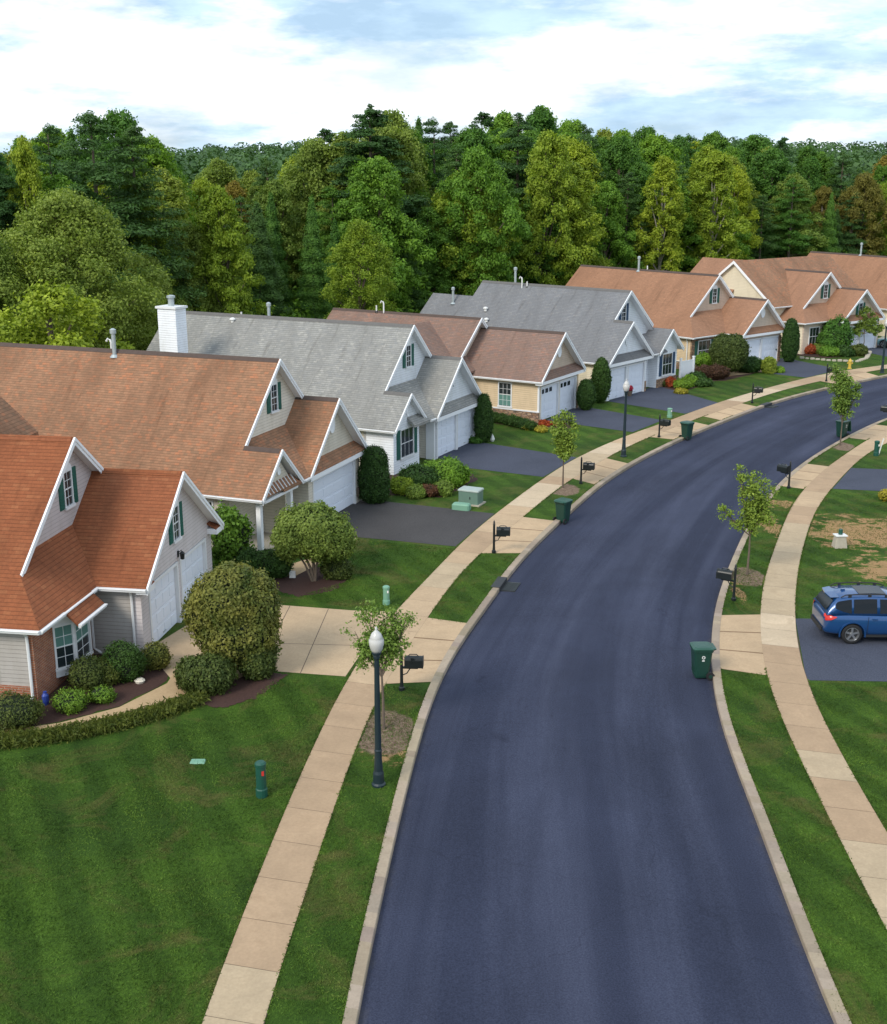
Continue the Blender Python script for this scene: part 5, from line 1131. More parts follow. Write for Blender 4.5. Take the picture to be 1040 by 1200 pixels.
def grass_mat():
    b = NB('grass_blades'); o = b.coord(); n = b.noise(o, .5, 5, .65); col = b.mix(b.ramp(n, [(.32, (0, 0, 0)), (.68, (1, 1, 1))]), (.028, .070, .011), (.085, .155, .022))
    rot = b.n('ShaderNodeMapping'); rot.inputs['Rotation'].default_value = (0, 0, R(-24)); cc = b.n('ShaderNodeTexCoord'); b.l(cc.outputs['Object'], rot.inputs[0])
    sn = b.math('SINE', b.math('MULTIPLY', b.math('ADD', b.sep(rot.outputs[0])[0], b.math('MULTIPLY', b.noise(o, .5, 3), .5)), 5.2))
    col = b.mix(1.0, col, b.ramp(b.math('MULTIPLY_ADD', sn, .5, .5), [(.3, (.82, .84, .8)), (.75, (1.28, 1.22, 1.2))]), 'MULTIPLY')
    dry = b.noise(o, .42, 7, .72, .8); col = b.mix(b.ramp(dry, [(.50, (0, 0, 0)), (.70, (.9, .9, .9))]), col, (.14, .12, .045))
    col = b.mix(1.0, col, b.ramp(b.noise(o, 9, 2, .8), [(.25, (.6, .62, .6)), (.75, (1.4, 1.35, 1.25))]), 'MULTIPLY'); return b.fin(col, .75, spec=.15)
M['lf_grass'] = grass_mat()
o = D.objects.new('grass', mesh_from_quads('grass', leaf_faces(P3, N, S, rng, .22, .2), M['lf_grass'])); COL.objects.link(o); tag(o, 'short mown grass blades on the lawns and verges', 'grass', kind='stuff'); print('blades', n)

# ------------------------------------------------------------------ young street trees
def street_tree(px, py, trunk_pts, limbs, label, leaf=.07, n=2600, mat='lf_street', seed=1, name='street_tree', wsc=1.0):
    limbs = [(a*wsc, b*wsc, c, d*min(1, wsc+.15)) for a, b, c, d in limbs]; x, y, _ = at(px, py); root = empty(name, (x, y, 0)); tag(root, label, 'tree', 'young trees planted in the verge'); rng = np.random.default_rng(seed); rn = random.Random(seed)
    tp = [Vector(p) for p in trunk_pts]; m = MB(); m.tube(tp, [.05-.012*i for i in range(len(tp))], M['bark'], 8); C, NN = [], []; top = tp[-1]
    for (dx, dy, dz, r_) in limbs:
        e_ = top+Vector((dx, dy, dz)); mid = top+Vector((dx*.55, dy*.55, dz*.4)); m.tube([top-Vector((0, 0, .1)), mid, e_], [.026, .018, .008], M['bark'], 6)
        for q in range(13):
            t = rn.uniform(.35, 1.05); c = top.lerp(mid, t*2) if t < .5 else mid.lerp(e_, (t-.5)*2); c = c+Vector((rn.gauss(0, r_*.35), rn.gauss(0, r_*.35), rn.gauss(0, r_*.3))); m.tube([mid.lerp(e_, .3), c], [.008, .004], M['bark'], 4)
            C.append((c.x, c.y, c.z, r_*.5, r_*.5, r_*.45))
    m.build('trunk', root); n = int(n*1.5); P, N = blob_pts(C, n, rng, 1.0); P += rng.normal(0, .05, P.shape); N[:, 2] += .6; me = mesh_from_quads('crown', leaf_faces(P, N, leaf*rng.uniform(.6, 1.3, n), rng, .55, .7), M[mat]); o = D.objects.new('crown', me); COL.objects.link(o); o.parent = root
street_tree(449.7, 854.8, [(0,0,0),(0,0,.9),(-.03,0,1.7)], [(-1.0,0,1.25,.5),(-.5,.2,1.75,.55),(.1,-.1,1.85,.6),(.6,.1,1.75,.55),(1.0,0,1.7,.42),(.35,.2,1.2,.5),(-.2,-.2,1.2,.5)], 'small tree behind the nearest lamp post, planted in bare mulch', .050, 3600, seed=3, wsc=.72)
street_tree(875.8, 673.8, [(0,0,0),(.02,0,1.0),(0,0,1.7)], [(-1.15,0,.95,.35),(-.6,0,2.35,.38),(-.35,.1,1.7,.35),(.15,0,2.1,.55),(.5,.1,1.9,.60),(.45,-.1,1.3,.5),(.1,0,.8,.35),(-.1,0,1.3,.35)], 'upright young tree by the mailbox on the right verge', .055, 4200, mat='lf_street', seed=5, wsc=.92)
street_tree(659.8, 571.4, [(0,0,0),(0,0,.8),(0,0,1.4)], [(-.45,0,2.2,.6),(.3,0,2.3,.62),(0,.2,1.6,.6),(-.3,-.1,1.2,.5),(.35,0,1.3,.5),(0,0,.8,.4)], 'slender young tree on the left verge before the yellow house', .07, 3600, mat='lf_street', seed=7, wsc=.72)
street_tree(985, 522, [(0,0,0),(0,0,.8),(0,0,1.4)], [(-.75,0,2.7,.65),(-.2,0,3.0,.65),(.1,.1,2.3,.6),(.9,0,2.1,.34),(0,0,1.6,.42),(-.2,0,2.2,.6),(.05,0,.7,.3)], 'tall thin young tree rising above the lidless bin', .08, 3600, seed=8, wsc=.85)
street_tree(1011, 411, [(0,0,0),(.1,0,.8),(0,0,1.6)], [(-1.3,0,.3,.5),(1.4,0,.5,.5),(-.8,.2,1.3,.5),(.8,0,1.5,.5),(0,0,2.0,.5),(-1.2,0,.9,.4)], 'small tiered ornamental tree before the far white garage', .11, 2600, mat='lf_olive', seed=9, name='ornamental_tree')

# ------------------------------------------------------------------ street furniture
def copy_tree(root, loc, rz=None, label=None):
    r = root.copy(); COL.objects.link(r); r.location = loc
    if rz is not None: r.rotation_euler = (0, 0, rz)
    if label: r['label'] = label
    def rec(a, b):
        for ch in list(a.children):
            c = ch.copy(); COL.objects.link(c); c.parent = b; rec(ch, c)
    rec(root, r); return r
x, y, _ = at(444, 920); lamp = empty('street_lamp', (x, y, 0)); tag(lamp, 'nearest street lamp, dark post with frosted acorn globe by the front lawn', 'street lamp', 'street lamps')
m = MB(); m.lathe((0, 0, 0), [(.18, 0), (.18, .05), (.145, .09), (.14, .34), (.115, .42), (.095, .75), (.092, .95), (.10, .98), (.085, 1.02), (.062, 3.45), (.085, 3.5), (.085, 3.55), (.06, 3.58)], M['gunmetal'], 20); m.build('post', lamp)
m = MB(); m.lathe((0, 0, 3.56), [(.06, 0), (.11, .03), (.12, .09), (.09, .12)], M['gunmetal'], 20); m.build('lamp_collar', lamp)
m = MB(); m.lathe((0, 0, 3.64), [(.09, 0), (.15, .08), (.185, .22), (.19, .34), (.16, .37), (.165, .39), (.12, .50), (.05, .57), (.03, .60), (.035, .63), (.0, .70)], M['globe'], 20); m.build('globe', lamp, smooth=True)
copy_tree(lamp, at(731, 535), label='second street lamp, standing on the left verge before the slate roofed house'); copy_tree(lamp, at(1034, 437), label='farthest street lamp at the right picture edge by the pale teal car')
def mailbox(px, py, rz, label, proto=[None]):
    loc = at(px, py)
    if proto[0]: return copy_tree(proto[0], loc, rz, label)
    r = empty('mailbox', loc, rz); tag(r, label, 'mailbox', 'mailboxes along the street'); proto[0] = r; m = MB(); K = M['black']
    m.lathe((0, 0, 0), [(.09, 0), (.09, .10), (.06, .13), (.05, .3), (.045, 1.22), (.06, 1.24), (.03, 1.28), (.045, 1.33), (.0, 1.42)], K, 12); m.build('post', r)
    m = MB(); m.box(.0, -.035, .72, .50, .035, .78, K); m.tube([(.03, 0, .50), (.16, 0, .56), (.26, 0, .72)], [.018]*3, K, 8); m.build('arm', r)
    m = MB(); A = [(.17, 0)]; prof = [(-.14, 0), (-.14, .22)]+[(.14*math.cos(a)*-1, .22+.12*math.sin(a)) for a in np.linspace(.2, math.pi-.2, 8)]+[(.14, .22), (.14, 0)]
    m.loft([[(.10, y_, .79+z_) for y_, z_ in prof], [(.62, y_, .79+z_) for y_, z_ in prof], [(.64, y_*1.08, .79+z_*1.05-.005) for y_, z_ in prof], [(.665, y_*1.05, .79+z_*1.03) for y_, z_ in prof]], K); b_ = m.build('letter_box', r)
    m = MB(); m.box(.3, -.165, .95, .32, -.145, 1.12, K); m.box(.3, -.165, 1.06, .40, -.15, 1.12, K); m.build('flag', b_); m = MB(); m.tube([(.2, 0, 1.12), (.26, 0, 1.18), (.46, 0, 1.18), (.52, 0, 1.12)], [.015]*4, K, 6); m.build('scroll', b_)
    return r
def toward(px, py, side):
    p = np.array(at(px, py)[:2]); C = LA if side > 0 else RA; i = near_idx(C, p); q = C[i]-p; return math.atan2(q[1], q[0])
for px, py, sd, lb in [(471,809,1,'nearest left mailbox, between lamp post and concrete drive'), (579,648,1,'mailbox where the dark blacktop drive meets the left sidewalk'), (681,567,1,'mailbox beside the slender young tree on the left verge'), (772.6,512.5,1,'mailbox just right of the second street lamp'),
                       (881.7,472.5,1,'mailbox on the left verge next to the far storm drain'), (968.7,447,1,'farthest mailbox before the ivory gable house'), (860,703.8,-1,'nearest right mailbox beside the upright young tree'), (924.6,572.3,-1,'mailbox on the right verge at the second right driveway'), (1044,497,-1,'mailbox cut by the right picture edge')]:
    mailbox(px, py, toward(px, py, sd), lb)
def wheelie(px, py, rz, label, proto=[None], lidless=False):
    x, y, _ = at(px, py); loc = (x, y, ZR+.01 if near_road(x, y) else .01)
    r = empty('wheeled_bin', loc, rz); tag(r, label, 'bin', 'wheeled bins put out for collection'); G = M['bin']
    m = MB(); def_ = lambda z, a, b, q: [(-a+q, -b, z), (a-q, -b, z), (a, -b+q, z), (a, b-q, z), (a-q, b, z), (-a+q, b, z), (-a, b-q, z), (-a, -b+q, z)]
    m.loft([def_(.05, .21, .20, .04), def_(.12, .23, .22, .05), def_(.75, .275, .27, .05), def_(.93, .29, .285, .05), def_(.93, .315, .31, .05), def_(1.0, .315, .31, .05)], G); 
    for xx in (-.12, .0, .12): m.box(xx-.012, -.25, .2, xx+.012, -.18, .5, G)
    m.build('body', r)
    if not lidless:
        m = MB(); m.loft([def_(1.005, .33, .33, .06), def_(1.04, .33, .33, .06), def_(1.08, .26, .26, .08), def_(1.09, .14, .15, .08)], M['binlid']); m.box(-.24, .31, 1.0, .24, .40, 1.03, M['binlid']); m.build('lid', r)
    else:
        m = MB(); m.obox((0, .33, 1.0), (1, 0, 0), Vector((0, .25, -1)).normalized(), Vector((0, 1, .25)).normalized(), -.33, .33, 0, .7, 0, .04, M['binlid']); m.build('lid', r)
    for sx in (-1, 1):
        m = MB(); m.tube([(sx*.25, .25, .13), (sx*.31, .25, .13)], [.13, .13], M['rubber'], 16); m.tube([(sx*.31, .25, .13), (sx*.315, .25, .13)], [.06, .06], M['bin'], 10); m.build('wheel', r)
    m = MB(); m.tube([(-.22, .33, .97), (-.22, .38, 1.0), (.22, .38, 1.0), (.22, .33, .97)], [.014]*4, G, 6); m.build('handle', r)
    m = MB(); P = [(.055*math.cos(a), .055*math.sin(a)) for a in np.linspace(0, 2*math.pi, 13)[:-1]]
    n_ = Vector((1, 0, -.10)).normalized(); up = Vector((.10, 0, 1)).normalized(); o_ = Vector((.287, 0, .76)); m.loft([[o_+Vector((0, a, 0))+up*b for a, b in P], [o_+n_*.008+Vector((0, a, 0))+up*b for a, b in P], [o_+n_*.008+Vector((0, a*.55, 0))+up*b*.55 for a, b in P]], M['pvc'], caps=False); m.obox(o_, (0, 1, 0), up, n_, -.04, .04, -.13, -.09, 0, .007, M['pvc']); m.build('emblem', r)
    return r
def near_road(x, y): return min(((LA-np.array((x, y)))**2).sum(1).min(), ((RA-np.array((x, y)))**2).sum(1).min()) < 1.2
wheelie(821, 789, R(-88), 'nearest green bin at the right kerb by the apron'); wheelie(660, 609, R(140), 'green bin at the left kerb by the slender young tree'); wheelie(805, 512.5, R(128), 'green bin at the left kerb past the second lamp'); wheelie(905.4, 423, R(70), 'green bin standing before the beige garage doors'); wheelie(986.5, 510, R(-50), 'green bin with its lid hanging open, under the tall thin tree', lidless=True)
# utility boxes and pedestals
x, y, _ = at(552, 590); r = empty('transformer_box', (x, y, 0), R(-24)); tag(r, 'grey-green electrical box on the lawn before the white house', 'utility box'); m = MB(); m.bevbox(-.5, -.35, .06, .5, .35, .66, M['utilgreen'], .03); m.build('cabinet', r)
m = MB(); m.bevbox(-.53, -.38, .66, .53, .38, .74, M['utilgrey'], .03); m.build('lid', r); m = MB(); m.box(-.6, -.45, 0, .6, .45, .06, M['concbox']); m.build('plinth', r); m = MB(); m.box(.08, -.37, .3, .12, -.355, .42, M['black']); m.build('handle', r)
x, y, _ = at(541, 597); m = MB(); m.bevbox(-.42, -.22, 0, .42, .22, .30, M['utilteal'], .06); o = m.build('cable_box'); o.location = (x, y, 0); o.rotation_euler = (0, 0, R(-20)); tag(o, 'low pale green cable box in front of the electrical box', 'utility box')
def pedestal(px, py, h_, r_, mat, lab, tag_c=None):
    x, y, _ = at(px, py); q = empty('utility_pedestal', (x, y, 0)); tag(q, lab, 'utility pedestal', 'green utility pedestals on the lawns'); m = MB()
    m.lathe((0, 0, 0), [(r_*1.15, 0), (r_*1.15, h_*.22), (r_, h_*.25), (r_, h_*.9)], M[mat], 14); m.build('tube', q); m = MB(); m.lathe((0, 0, h_*.9), [(r_*1.12, -.02), (r_*1.12, h_*.06), (r_*.8, h_*.10), (.0, h_*.11)], M['utilteal' if mat == 'utilteal' else 'darkteal'], 14); m.build('cap', q)
    m = MB(); m.box(r_*.3, -r_-.006, h_*.66, r_*.75, -r_*.7, h_*.78, M['red' if tag_c else 'pvc']); m.build('sticker', q); return q
pedestal(307, 933, .95, .13, 'darkteal', 'dark green pedestal with orange sticker on the near front lawn', 1); pedestal(453, 708, .70, .115, 'utilteal', 'green pedestal behind the near street tree at the driveway edge'); pedestal(785, 489, .6, .15, 'utilteal', 'pale green pedestal on the grass strip between two driveways'); pedestal(1027, 534, .85, .13, 'darkteal', 'green pedestal with white stake on the right lawn'); 
x, y, _ = at(1029.5, 534); m = MB(); m.obox((0, 0, 0), (1, 0, 0), Vector((.22, 0, 1)).normalized(), (0, 1, 0), -.03, .03, 0, 1.0, -.02, .02, M['pvc']); o = m.build('marker_stake'); o.location = (x, y, 0); tag(o, 'leaning white stake beside the green pedestal on the right', 'stake')
x, y, _ = at(996, 432); r = empty('fire_hydrant', (x, y, 0)); tag(r, 'yellow hydrant on the lawn before the tan house', 'fire hydrant'); m = MB(); m.lathe((0, 0, 0), [(.18, 0), (.18, .05), (.12, .08), (.12, .55), (.16, .57), (.16, .62), (.11, .72), (.03, .78), (.03, .84)], M['yellow'], 12); m.build('barrel', r)
for s_ in (-1, 1): m = MB(); m.tube([(s_*.1, 0, .45), (s_*.22, 0, .45)], [.06, .06], M['yellow'], 10); m.build('outlet', r)
x, y, _ = at(984, 641); r = empty('meter_box', (x, y, 0), R(5)); tag(r, 'weathered concrete box with green cap on the bare earth', 'utility box'); m = MB(); m.bevbox(-.27, -.22, 0, .27, .22, .50, M['concbox'], .03, taper=-.06); m.build('body', r); m = MB(); m.box(-.25, -.2, .50, .25, .2, .54, M['pvc']); m.build('lid', r); m = MB(); m.lathe((.02, .05, .54), [(.09, 0), (.09, .2), (.07, .23)], M['darkteal'], 10); m.build('cap', r)
x, y, _ = at(232, 893); m = MB(); m.bevbox(-.2, -.13, 0, .2, .13, .03, M['utilteal'], .02); o = m.build('valve_cover'); o.location = (x, y, 0); tag(o, 'small pale valve cover lying in the near front lawn', 'valve cover')
# storm drains
def drain(px, py, lab):
    p = np.array(at(px, py)[:2]); i = near_idx(LA, p); c = LA[i]; T_ = LA[i+1]-LA[i-1]; T_ /= np.linalg.norm(T_); n_ = Vector((T_[1], -T_[0], 0)); t = Vector((*T_, 0)); o_ = Vector((*c, 0)); r = empty('storm_drain', o_); tag(r, lab, 'storm drain', 'storm drains'); z = Vector((0, 0, 1))
    m = MB(); m.obox((0, 0, 0), t, n_, z, -.62, .62, -.34, .012, -.14, .04, M['iron']); m.build('inlet_hood', r)
    m = MB(); m.obox((0, 0, 0), t, n_, z, -.55, .55, .02, .58, ZR-.02, ZR+.022, M['iron'])
    for k in range(8): a = -.50+k*.125; m.obox((0, 0, 0), t, n_, z, a, a+.07, .06, .58, ZR+.022, ZR+.045, M['black'])
    m.build('grate', r)
drain(592, 683, 'storm drain inlet with dark grate beside the left verge'); drain(899, 474, 'far storm drain beside the left mailbox')
# small garden things
x, y, _ = at(738, 464); r = empty('flower_pot', (x, y, 0)); tag(r, 'pot of red flowers before the white garage doors', 'flower pot'); m = MB(); m.lathe((0, 0, 0), [(.14, 0), (.22, .35), (.24, .38), (.2, .38)], M['bark'], 12); m.build('pot', r)
rng = np.random.default_rng(3); P, N = blob_pts([(0, 0, .55, .24, .24, .2)], 500, rng); o = D.objects.new('flowers', mesh_from_quads('flowers', leaf_faces(P, N, np.full(500, .06), rng), M['flower'])); COL.objects.link(o); o.parent = r
x, y, _ = at(54, 826); m = MB(); m.lathe((0, 0, 0), [(.07, 0), (.1, .12), (.1, .3), (.05, .38), (.06, .42)], M['blueobj'], 12); o = m.build('garden_ornament'); o.location = (x, y, 0); tag(o, 'small blue garden ornament at the brick corner', 'ornament')
x, y, _ = at(164, 800); m = MB(); m.lathe((0, 0, 0), [(.13, 0), (.17, .08), (.1, .14), (.02, .16)], M['sid_cream'], 9); o = m.build('garden_stone'); o.location = (x, y, 0); tag(o, 'pale stone lying in the red mulch bed', 'stone')
x, y, _ = at(343, 677); m = MB(); m.bevbox(-.12, -.06, 0, .12, .06, .28, M['pvc'], .02); o = m.build('garden_marker'); o.location = (x, y, 0); tag(o, 'little white marker left of the round tree stems', 'marker')
x, y, _ = at(424, 584); m = MB(); m.lathe((0, 0, 0), [(.10, 0), (.12, .25), (.05, .30), (.05, .34)], M['red'], 10); o = m.build('red_can'); o.location = (x+.15, y, 0); tag(o, 'red can beside the evergreen column and garage wall', 'can')
x, y, _ = at(577, 517); m = MB(); m.lathe((0, 0, 0), [(.10, 0), (.16, .12), (.10, .3), (.03, .42)], M['pvc'], 8); o = m.build('garden_statue'); o.location = (x, y, 0); tag(o, 'small white garden figure on the lawn beside the evergreen', 'ornament')
# white vinyl fence between fifth and sixth house
a = Vector(at(797, 448)); b = Vector(at(812, 445)); r = empty('vinyl_fence', a); tag(r, 'white vinyl privacy fence panel between slate and tan houses', 'fence'); d = (b-a); L = d.length; d.normalize(); n_ = Vector((-d.y, d.x, 0)); z = Vector((0, 0, 1))
for q in (0, L): m = MB(); m.obox(d*q, d, n_, z, -.07, .07, -.07, .07, 0, 1.75, M['white']); m.obox(d*q, d, n_, z, -.09, .09, -.09, .09, 1.75, 1.82, M['white']); m.build('post', r)
m = MB(); m.obox((0, 0, 0), d, n_, z, .07, L-.07, -.02, .02, .1, 1.5, M['white']); m.obox((0, 0, 0), d, n_, z, .07, L-.07, -.035, .035, 1.5, 1.58, M['white']); m.build('panel', r)
# stone edging of the far bed
W_ = resample([at(*p)[:2] for p in [(940,420),(975,423),(1005,424),(1016,420),(1020,412)]], 26); rr_ = random.Random(2)
ed = empty('stone_edging', (*W_[0], 0)); tag(ed, 'pale stone edging around the far flower bed', 'edging')
for i in range(25):
    c = W_[i]-W_[0]; m = MB(); q = rr_.uniform(.14, .2); m.bevbox(c[0]-q, c[1]-.12, 0, c[0]+q, c[1]+.12, rr_.uniform(.11, .16), M['concbox'], .04); m.build('stone', ed)

# ------------------------------------------------------------------ cars
def carpaint(name, c):
    b = NB(name); b.fin(c, .28, spec=.6, metal=.35); b.p.inputs['Coat Weight'].default_value = 1.0; b.p.inputs['Coat Roughness'].default_value = .06; return b.mat
M['car_blue'] = carpaint('blue_car_paint', (.008, .062, .20)); M['car_teal'] = carpaint('teal_car_paint', (.22, .42, .44)); M['taillight'] = NB('tail_light').fin((.55, .03, .02), .15); M['lamp_clear'] = NB('clear_lens').fin((.6, .6, .58), .1); M['plastic'] = plain('black_trim_plastic', (.02, .021, .022), .6)
M['carglass'] = NB('car_glass').fin((.006, .009, .013), .14, spec=.28)
def car(name, loc, rz, paint, label, suv=True):
    # local +x is the front, origin on the ground under the rear axle centre
    root = empty(name, loc, rz); tag(root, label, 'car'); P = M[paint]; hw = .89; wb = 2.64; rw = .345
    belt, roofz = (1.02, 1.60) if suv else (.93, 1.40)
    # lower body: stations (x, z0, zshoulder, halfwidth)
    ST = [(-.93, .46, .80, .62), (-.90, .36, .94, .74), (-.80, .30, 1.0, .82), (-.45, .27, belt, .875), (0, .26, belt, .89), (.6, .25, belt-.01, .89), (1.4, .25, belt-.03, .89), (2.0, .25, belt-.05, .89), (2.35, .26, .99 if suv else .88, .885), (2.8, .27, .95 if suv else .82, .87), (3.2, .29, .90 if suv else .77, .83), (3.45, .33, .82 if suv else .70, .74), (3.58, .40, .68, .60)]
    rings = []
    for x, z0, zs, h in ST:
        H = zs-z0; rings.append([(x, s*a*h, z0+b*H) for s, a, b in [(1, .0, 0), (1, .82, 0), (1, .955, .10), (1, 1.0, .35), (1, .995, .62), (1, .965, .88), (1, .90, .985), (1, .55, 1.03), (1, 0, 1.045)]]+[(x, -a*h, z0+b*H) for a, b in [(.55, 1.03), (.90, .985), (.965, .88), (.995, .62), (1.0, .35), (.955, .10), (.82, 0)]])
    m = MB(); m.loft(rings, P); body = m.build('body', root, smooth=True); body['label'] = 'painted body shell'
    md = body.modifiers.new('sub', 'SUBSURF'); md.levels = 2; md.render_levels = 2
    c = MB()
    for ax in (0, wb):
        for s in (-1, 1): c.tube([(ax, s*.62, rw), (ax, s*1.2, rw)], [rw+.065]*2, M['plastic'], 32)
    cut = c.build('cutter'); md2 = body.modifiers.new('b', 'BOOLEAN'); md2.object = cut; md2.operation = 'DIFFERENCE'; cut.parent = root
    dg = bpy.context.evaluated_depsgraph_get(); me = D.meshes.new_from_object(body.evaluated_get(dg)); body.modifiers.clear(); body.data = me; D.objects.remove(cut)
    # cabin
    if suv: CB = [(-.86, belt+.0, .79, 0), (-.70, 1.30, .72, .75), (-.50, 1.51, .65, 1), (-.1, 1.575, .635, 1), (.6, 1.60, .635, 1), (1.2, 1.58, .63, 1), (1.55, 1.52, .61, 1), (2.30, .97, .76, 0)]
    else: CB = [(-.55, belt, .78, 0), (-.1, 1.28, .62, 1), (.35, 1.40, .58, 1), (1.0, 1.40, .58, 1), (1.35, 1.33, .58, 1), (2.15, .88, .74, 0)]
    rings = []
    for x, zt, h, _ in CB:
        zb = min(belt-.03, zt-.02); wbase = .80
        rings.append([(x, s*a, z) for s, a, z in [(1, wbase, zb), (1, (wbase+h)/2+.01, (zb+zt)/2), (1, h, zt-.05), (1, h-.10, zt), (1, 0, zt+.018)]]+[(x, -a, z) for a, z in [(h-.10, zt), (h, zt-.05), ((wbase+h)/2+.01, (zb+zt)/2), (wbase, zb)]])
    m = MB(); m.loft(rings, P); cab = m.build('cabin', root, smooth=True)
    # side glass: panels following the side of the cabin, a little proud
    def ysurf(x, z):
        X = [q[0] for q in CB]; zt = np.interp(x, X, [q[1] for q in CB]); h = np.interp(x, X, [q[2] for q in CB]); zb = min(belt-.03, zt-.02); zm = (zb+zt)/2
        return float(np.interp(z, [zb, zm, zt-.05], [.80, (.80+h)/2+.01, h]))
    def zlim(x): return float(np.interp(x, [q[0] for q in CB], [q[1] for q in CB]))-.085
    segs = [(-.58, -.05), (.02, .78), (.88, 1.78)] if suv else [(-.2, .45), (.52, 1.6)]
    for s in (-1, 1):
        for a, b in segs:
            g_ = MB(); K = 8; xs = np.linspace(a, b, K+1); rows_ = []
            for x in xs:
                z0 = belt+.03; z1 = max(z0+.01, zlim(x));
                if suv and a < -.3: z0 += .16*max(0, (-.05-x)/.53)**1.5
                rows_.append([(x, s*(ysurf(x, z)+.012), z) for z in np.linspace(z0, max(z1, z0+.01), 5)])
            g_.loft(rows_, M['carglass'], caps=False, closed=False); g_.build('side_window', root, smooth=True)
        # door lines, sill, handles
        t = MB(); t.box(.40, s*.86-.03, .26, 2.22, s*.86+.03, .33, M['plastic']); t.build('sill', root)
        for hx in (.62, 1.62): t = MB(); t.box(hx, s*.893-.012, .86, hx+.17, s*.893+.012, .89, P); t.build('door_handle', root)
        for lx in (.48, 1.32):
            t = MB(); t.tube([(lx, s*.893, .34), (lx, s*.900, .62), (lx+.02, s*.868, .97)], [.006]*3, M['plastic'], 5); t.build('door_gap', root)
        if suv:
            t = MB(); t.tube([(-.40, s*.60, 1.54), (-.25, s*.60, 1.625), (.2, s*.60, 1.655), (1.0, s*.60, 1.65), (1.25, s*.60, 1.62), (1.42, s*.60, 1.54)], [.018, .02, .022, .022, .02, .018], M['plastic'], 8)
            for q in (-.1, .55, 1.1): t.box(q-.05, s*.60-.02, 1.54, q+.05, s*.60+.02, 1.65, M['plastic'])
            t.build('roof_rail', root)
        t = MB(); t.loft([[(-.905, s*.60, .86), (-.905, s*.60, .98), (-.87, s*.60, 1.0)], [(-.885, s*.77, .80), (-.86, s*.775, .97), (-.80, s*.76, 1.0)], [(-.72, s*.862, .84), (-.70, s*.858, .96), (-.66, s*.85, .97)], [(-.56, s*.88, .93), (-.55, s*.88, .955), (-.54, s*.876, .96)]], M['taillight'], closed=False, caps=False)
        t.build('tail_light', root, smooth=True)
        t = MB(); t.loft([[(3.32, s*.72, .70), (3.30, s*.72, .80)], [(3.12, s*.85, .72), (3.10, s*.84, .84)]], M['lamp_clear'], closed=False, caps=False); t.build('headlight', root)
        t = MB(); t.obox((1.86, s*.93, 1.02), (1, 0, 0), (0, 0, 1), (0, s, 0), -.09, .09, -.06, .10, -.06, .16, P); t.build('mirror', root)
    # rear glass and screen
    g_ = MB(); g_.loft([[(x-.018, y_, z) for y_ in (-w_, -w_/2, 0, w_/2, w_)] for x, z, w_ in ((-.845, belt+.08, .60), (-.73, 1.28, .60), (-.60, 1.44, .55))] if suv else [[(x-.02, y_, z+.015) for y_ in (-w_, 0, w_)] for x, z, w_ in ((-.45, 1.0, .6), (-.14, 1.25, .55))], M['carglass'], caps=False, closed=False); g_.build('rear_window', root, smooth=True)
    g_ = MB(); A, B_ = ((1.60, 1.48), (2.22, 1.03)) if suv else ((1.42, 1.31), (2.05, .95)); g_.loft([[(x+.02, y_, z+.02) for y_ in (-w_, 0, w_)] for (x, z), w_ in ((A, .55), (B_, .66))], M['carglass'], caps=False, closed=False); g_.build('windscreen', root, smooth=True)
    if suv:
        t = MB(); t.loft([[(-.70, -.50, 1.47), (-.70, -.5, 1.505)], [(-.76, 0, 1.48), (-.76, 0, 1.525)], [(-.70, .50, 1.47), (-.70, .5, 1.505)]], P, closed=False, caps=False); t.loft([[(-.70, -.50, 1.505), (-.44, -.56, 1.535)], [(-.76, 0, 1.525), (-.44, 0, 1.56)], [(-.70, .5, 1.505), (-.44, .56, 1.535)]], P, closed=False, caps=False); t.build('spoiler', root)
        t = MB(); t.obox((-.15, 0, 1.59), (1, 0, 0), (0, 1, 0), (0, 0, 1), -.08, .06, -.02, .02, -.02, .05, P); t.build('antenna_fin', root)
        g_ = MB(); g_.loft([[(x, y_, z) for y_ in (-.40, 0, .40)] for x, z in ((.25, 1.612), (.7, 1.624), (1.15, 1.606))], M['carglass'], caps=False, closed=False); g_.build('sunroof', root, smooth=True)
    t = MB(); t.loft([[(-.955, y_, z) for z in (.36, .52)] for y_ in (-.62, -.3, 0, .3, .62)], M['plastic'], closed=False, caps=False); t.box(-.97, -.60, .36, -.90, .60, .50, M['plastic']); t.build('bumper', root)
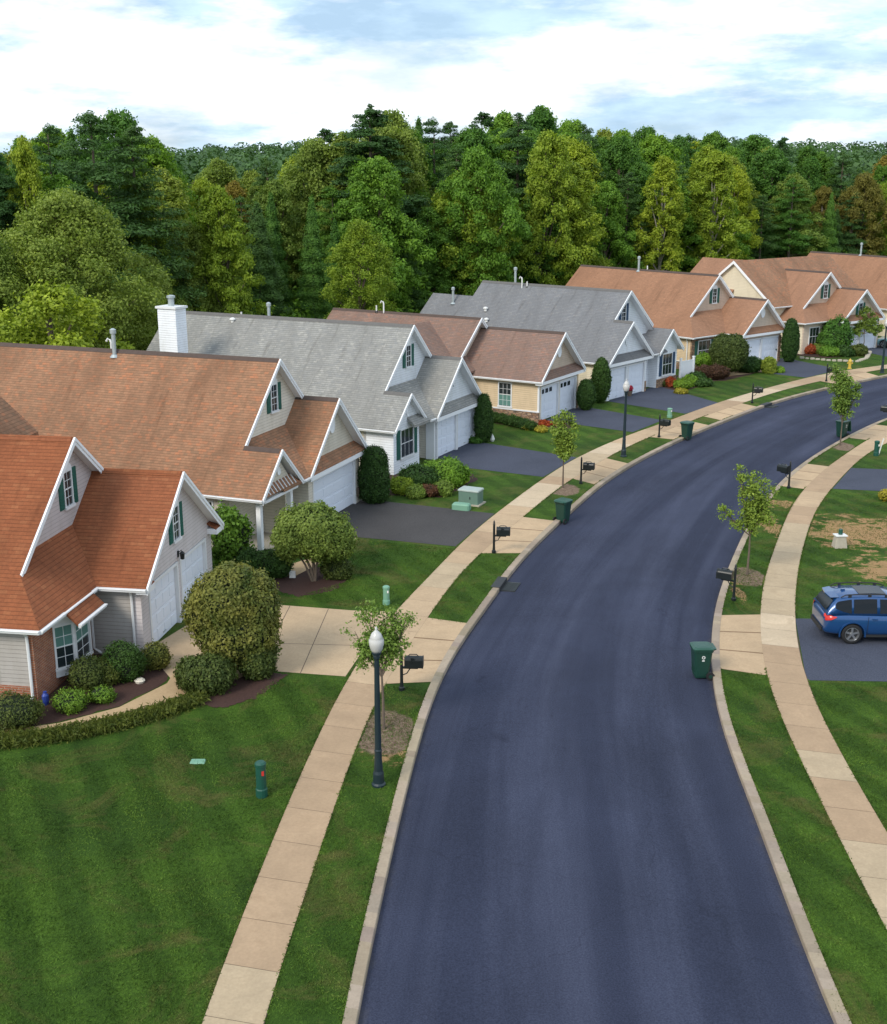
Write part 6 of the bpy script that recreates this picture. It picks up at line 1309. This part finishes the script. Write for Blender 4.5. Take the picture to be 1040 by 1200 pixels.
    for ax in (0, wb):
        for s in (-1, 1):
            w_ = MB(); n = 28; prof = [(rw-.08, s*.66), (rw-.01, s*.66), (rw, s*.69), (rw, s*.85), (rw-.012, s*.875), (rw-.09, s*.885), (rw-.11, s*.87)]
            w_.loft([[(ax+r_*math.cos(2*math.pi*k/n), y_, rw+r_*math.sin(2*math.pi*k/n)) for k in range(n)] for r_, y_ in prof], M['rubber'], caps=False); wh = w_.build('wheel', root, smooth=True)
            w_ = MB(); w_.loft([[(ax+r_*math.cos(2*math.pi*k/n), y_, rw+r_*math.sin(2*math.pi*k/n)) for k in range(n)] for r_, y_ in [(rw-.108, s*.88), (rw-.12, s*.882), (rw-.13, s*.83), (rw-.14, s*.80)]], M['alloy'], caps=False)
            w_.tube([(ax, s*.80, rw), (ax, s*.878, rw)], [.06, .05], M['alloy'], 12); w_.tube([(ax, s*.79, rw), (ax, s*.80, rw)], [rw-.13]*2, M['iron'], 20)
            for k in range(5):
                a = 2*math.pi*k/5+.3; d = Vector((math.cos(a), 0, math.sin(a))); q = Vector((-d.z, 0, d.x)); o_ = Vector((ax, s*.845, rw))
                w_.obox(o_, q, d, (0, 1, 0), -.032, .032, .04, rw-.115, -.015, .022, M['alloy'])
            w_.build('rim', wh)
    for s in (-1, 1):
        for ax in (0, wb):
            t = MB(); rr0, rr1 = rw+.055, rw+.10; A_ = np.linspace(R(-12), R(192), 25)
            t.loft([[(ax+rr0*math.cos(a), s*.86, rw+rr0*math.sin(a)), (ax+rr0*math.cos(a), s*.898, rw+rr0*math.sin(a)), (ax+rr1*math.cos(a), s*.898, rw+rr1*math.sin(a)), (ax+rr1*math.cos(a), s*.86, rw+rr1*math.sin(a))] for a in A_], P); t.build('wheel_arch', root, smooth=False)
    return root
p = at(994, 755); rz = R(-1); car('parked_car', (p[0]+.12, p[1]+.85, .01), rz, 'car_blue', 'blue estate SUV with black roof rails on the right driveway')
p = at(1032, 411); car('parked_car', (p[0]+3.5, p[1]+.9, .01), R(180-35), 'car_teal', 'pale teal car in the far right driveway by the last lamp', suv=False)
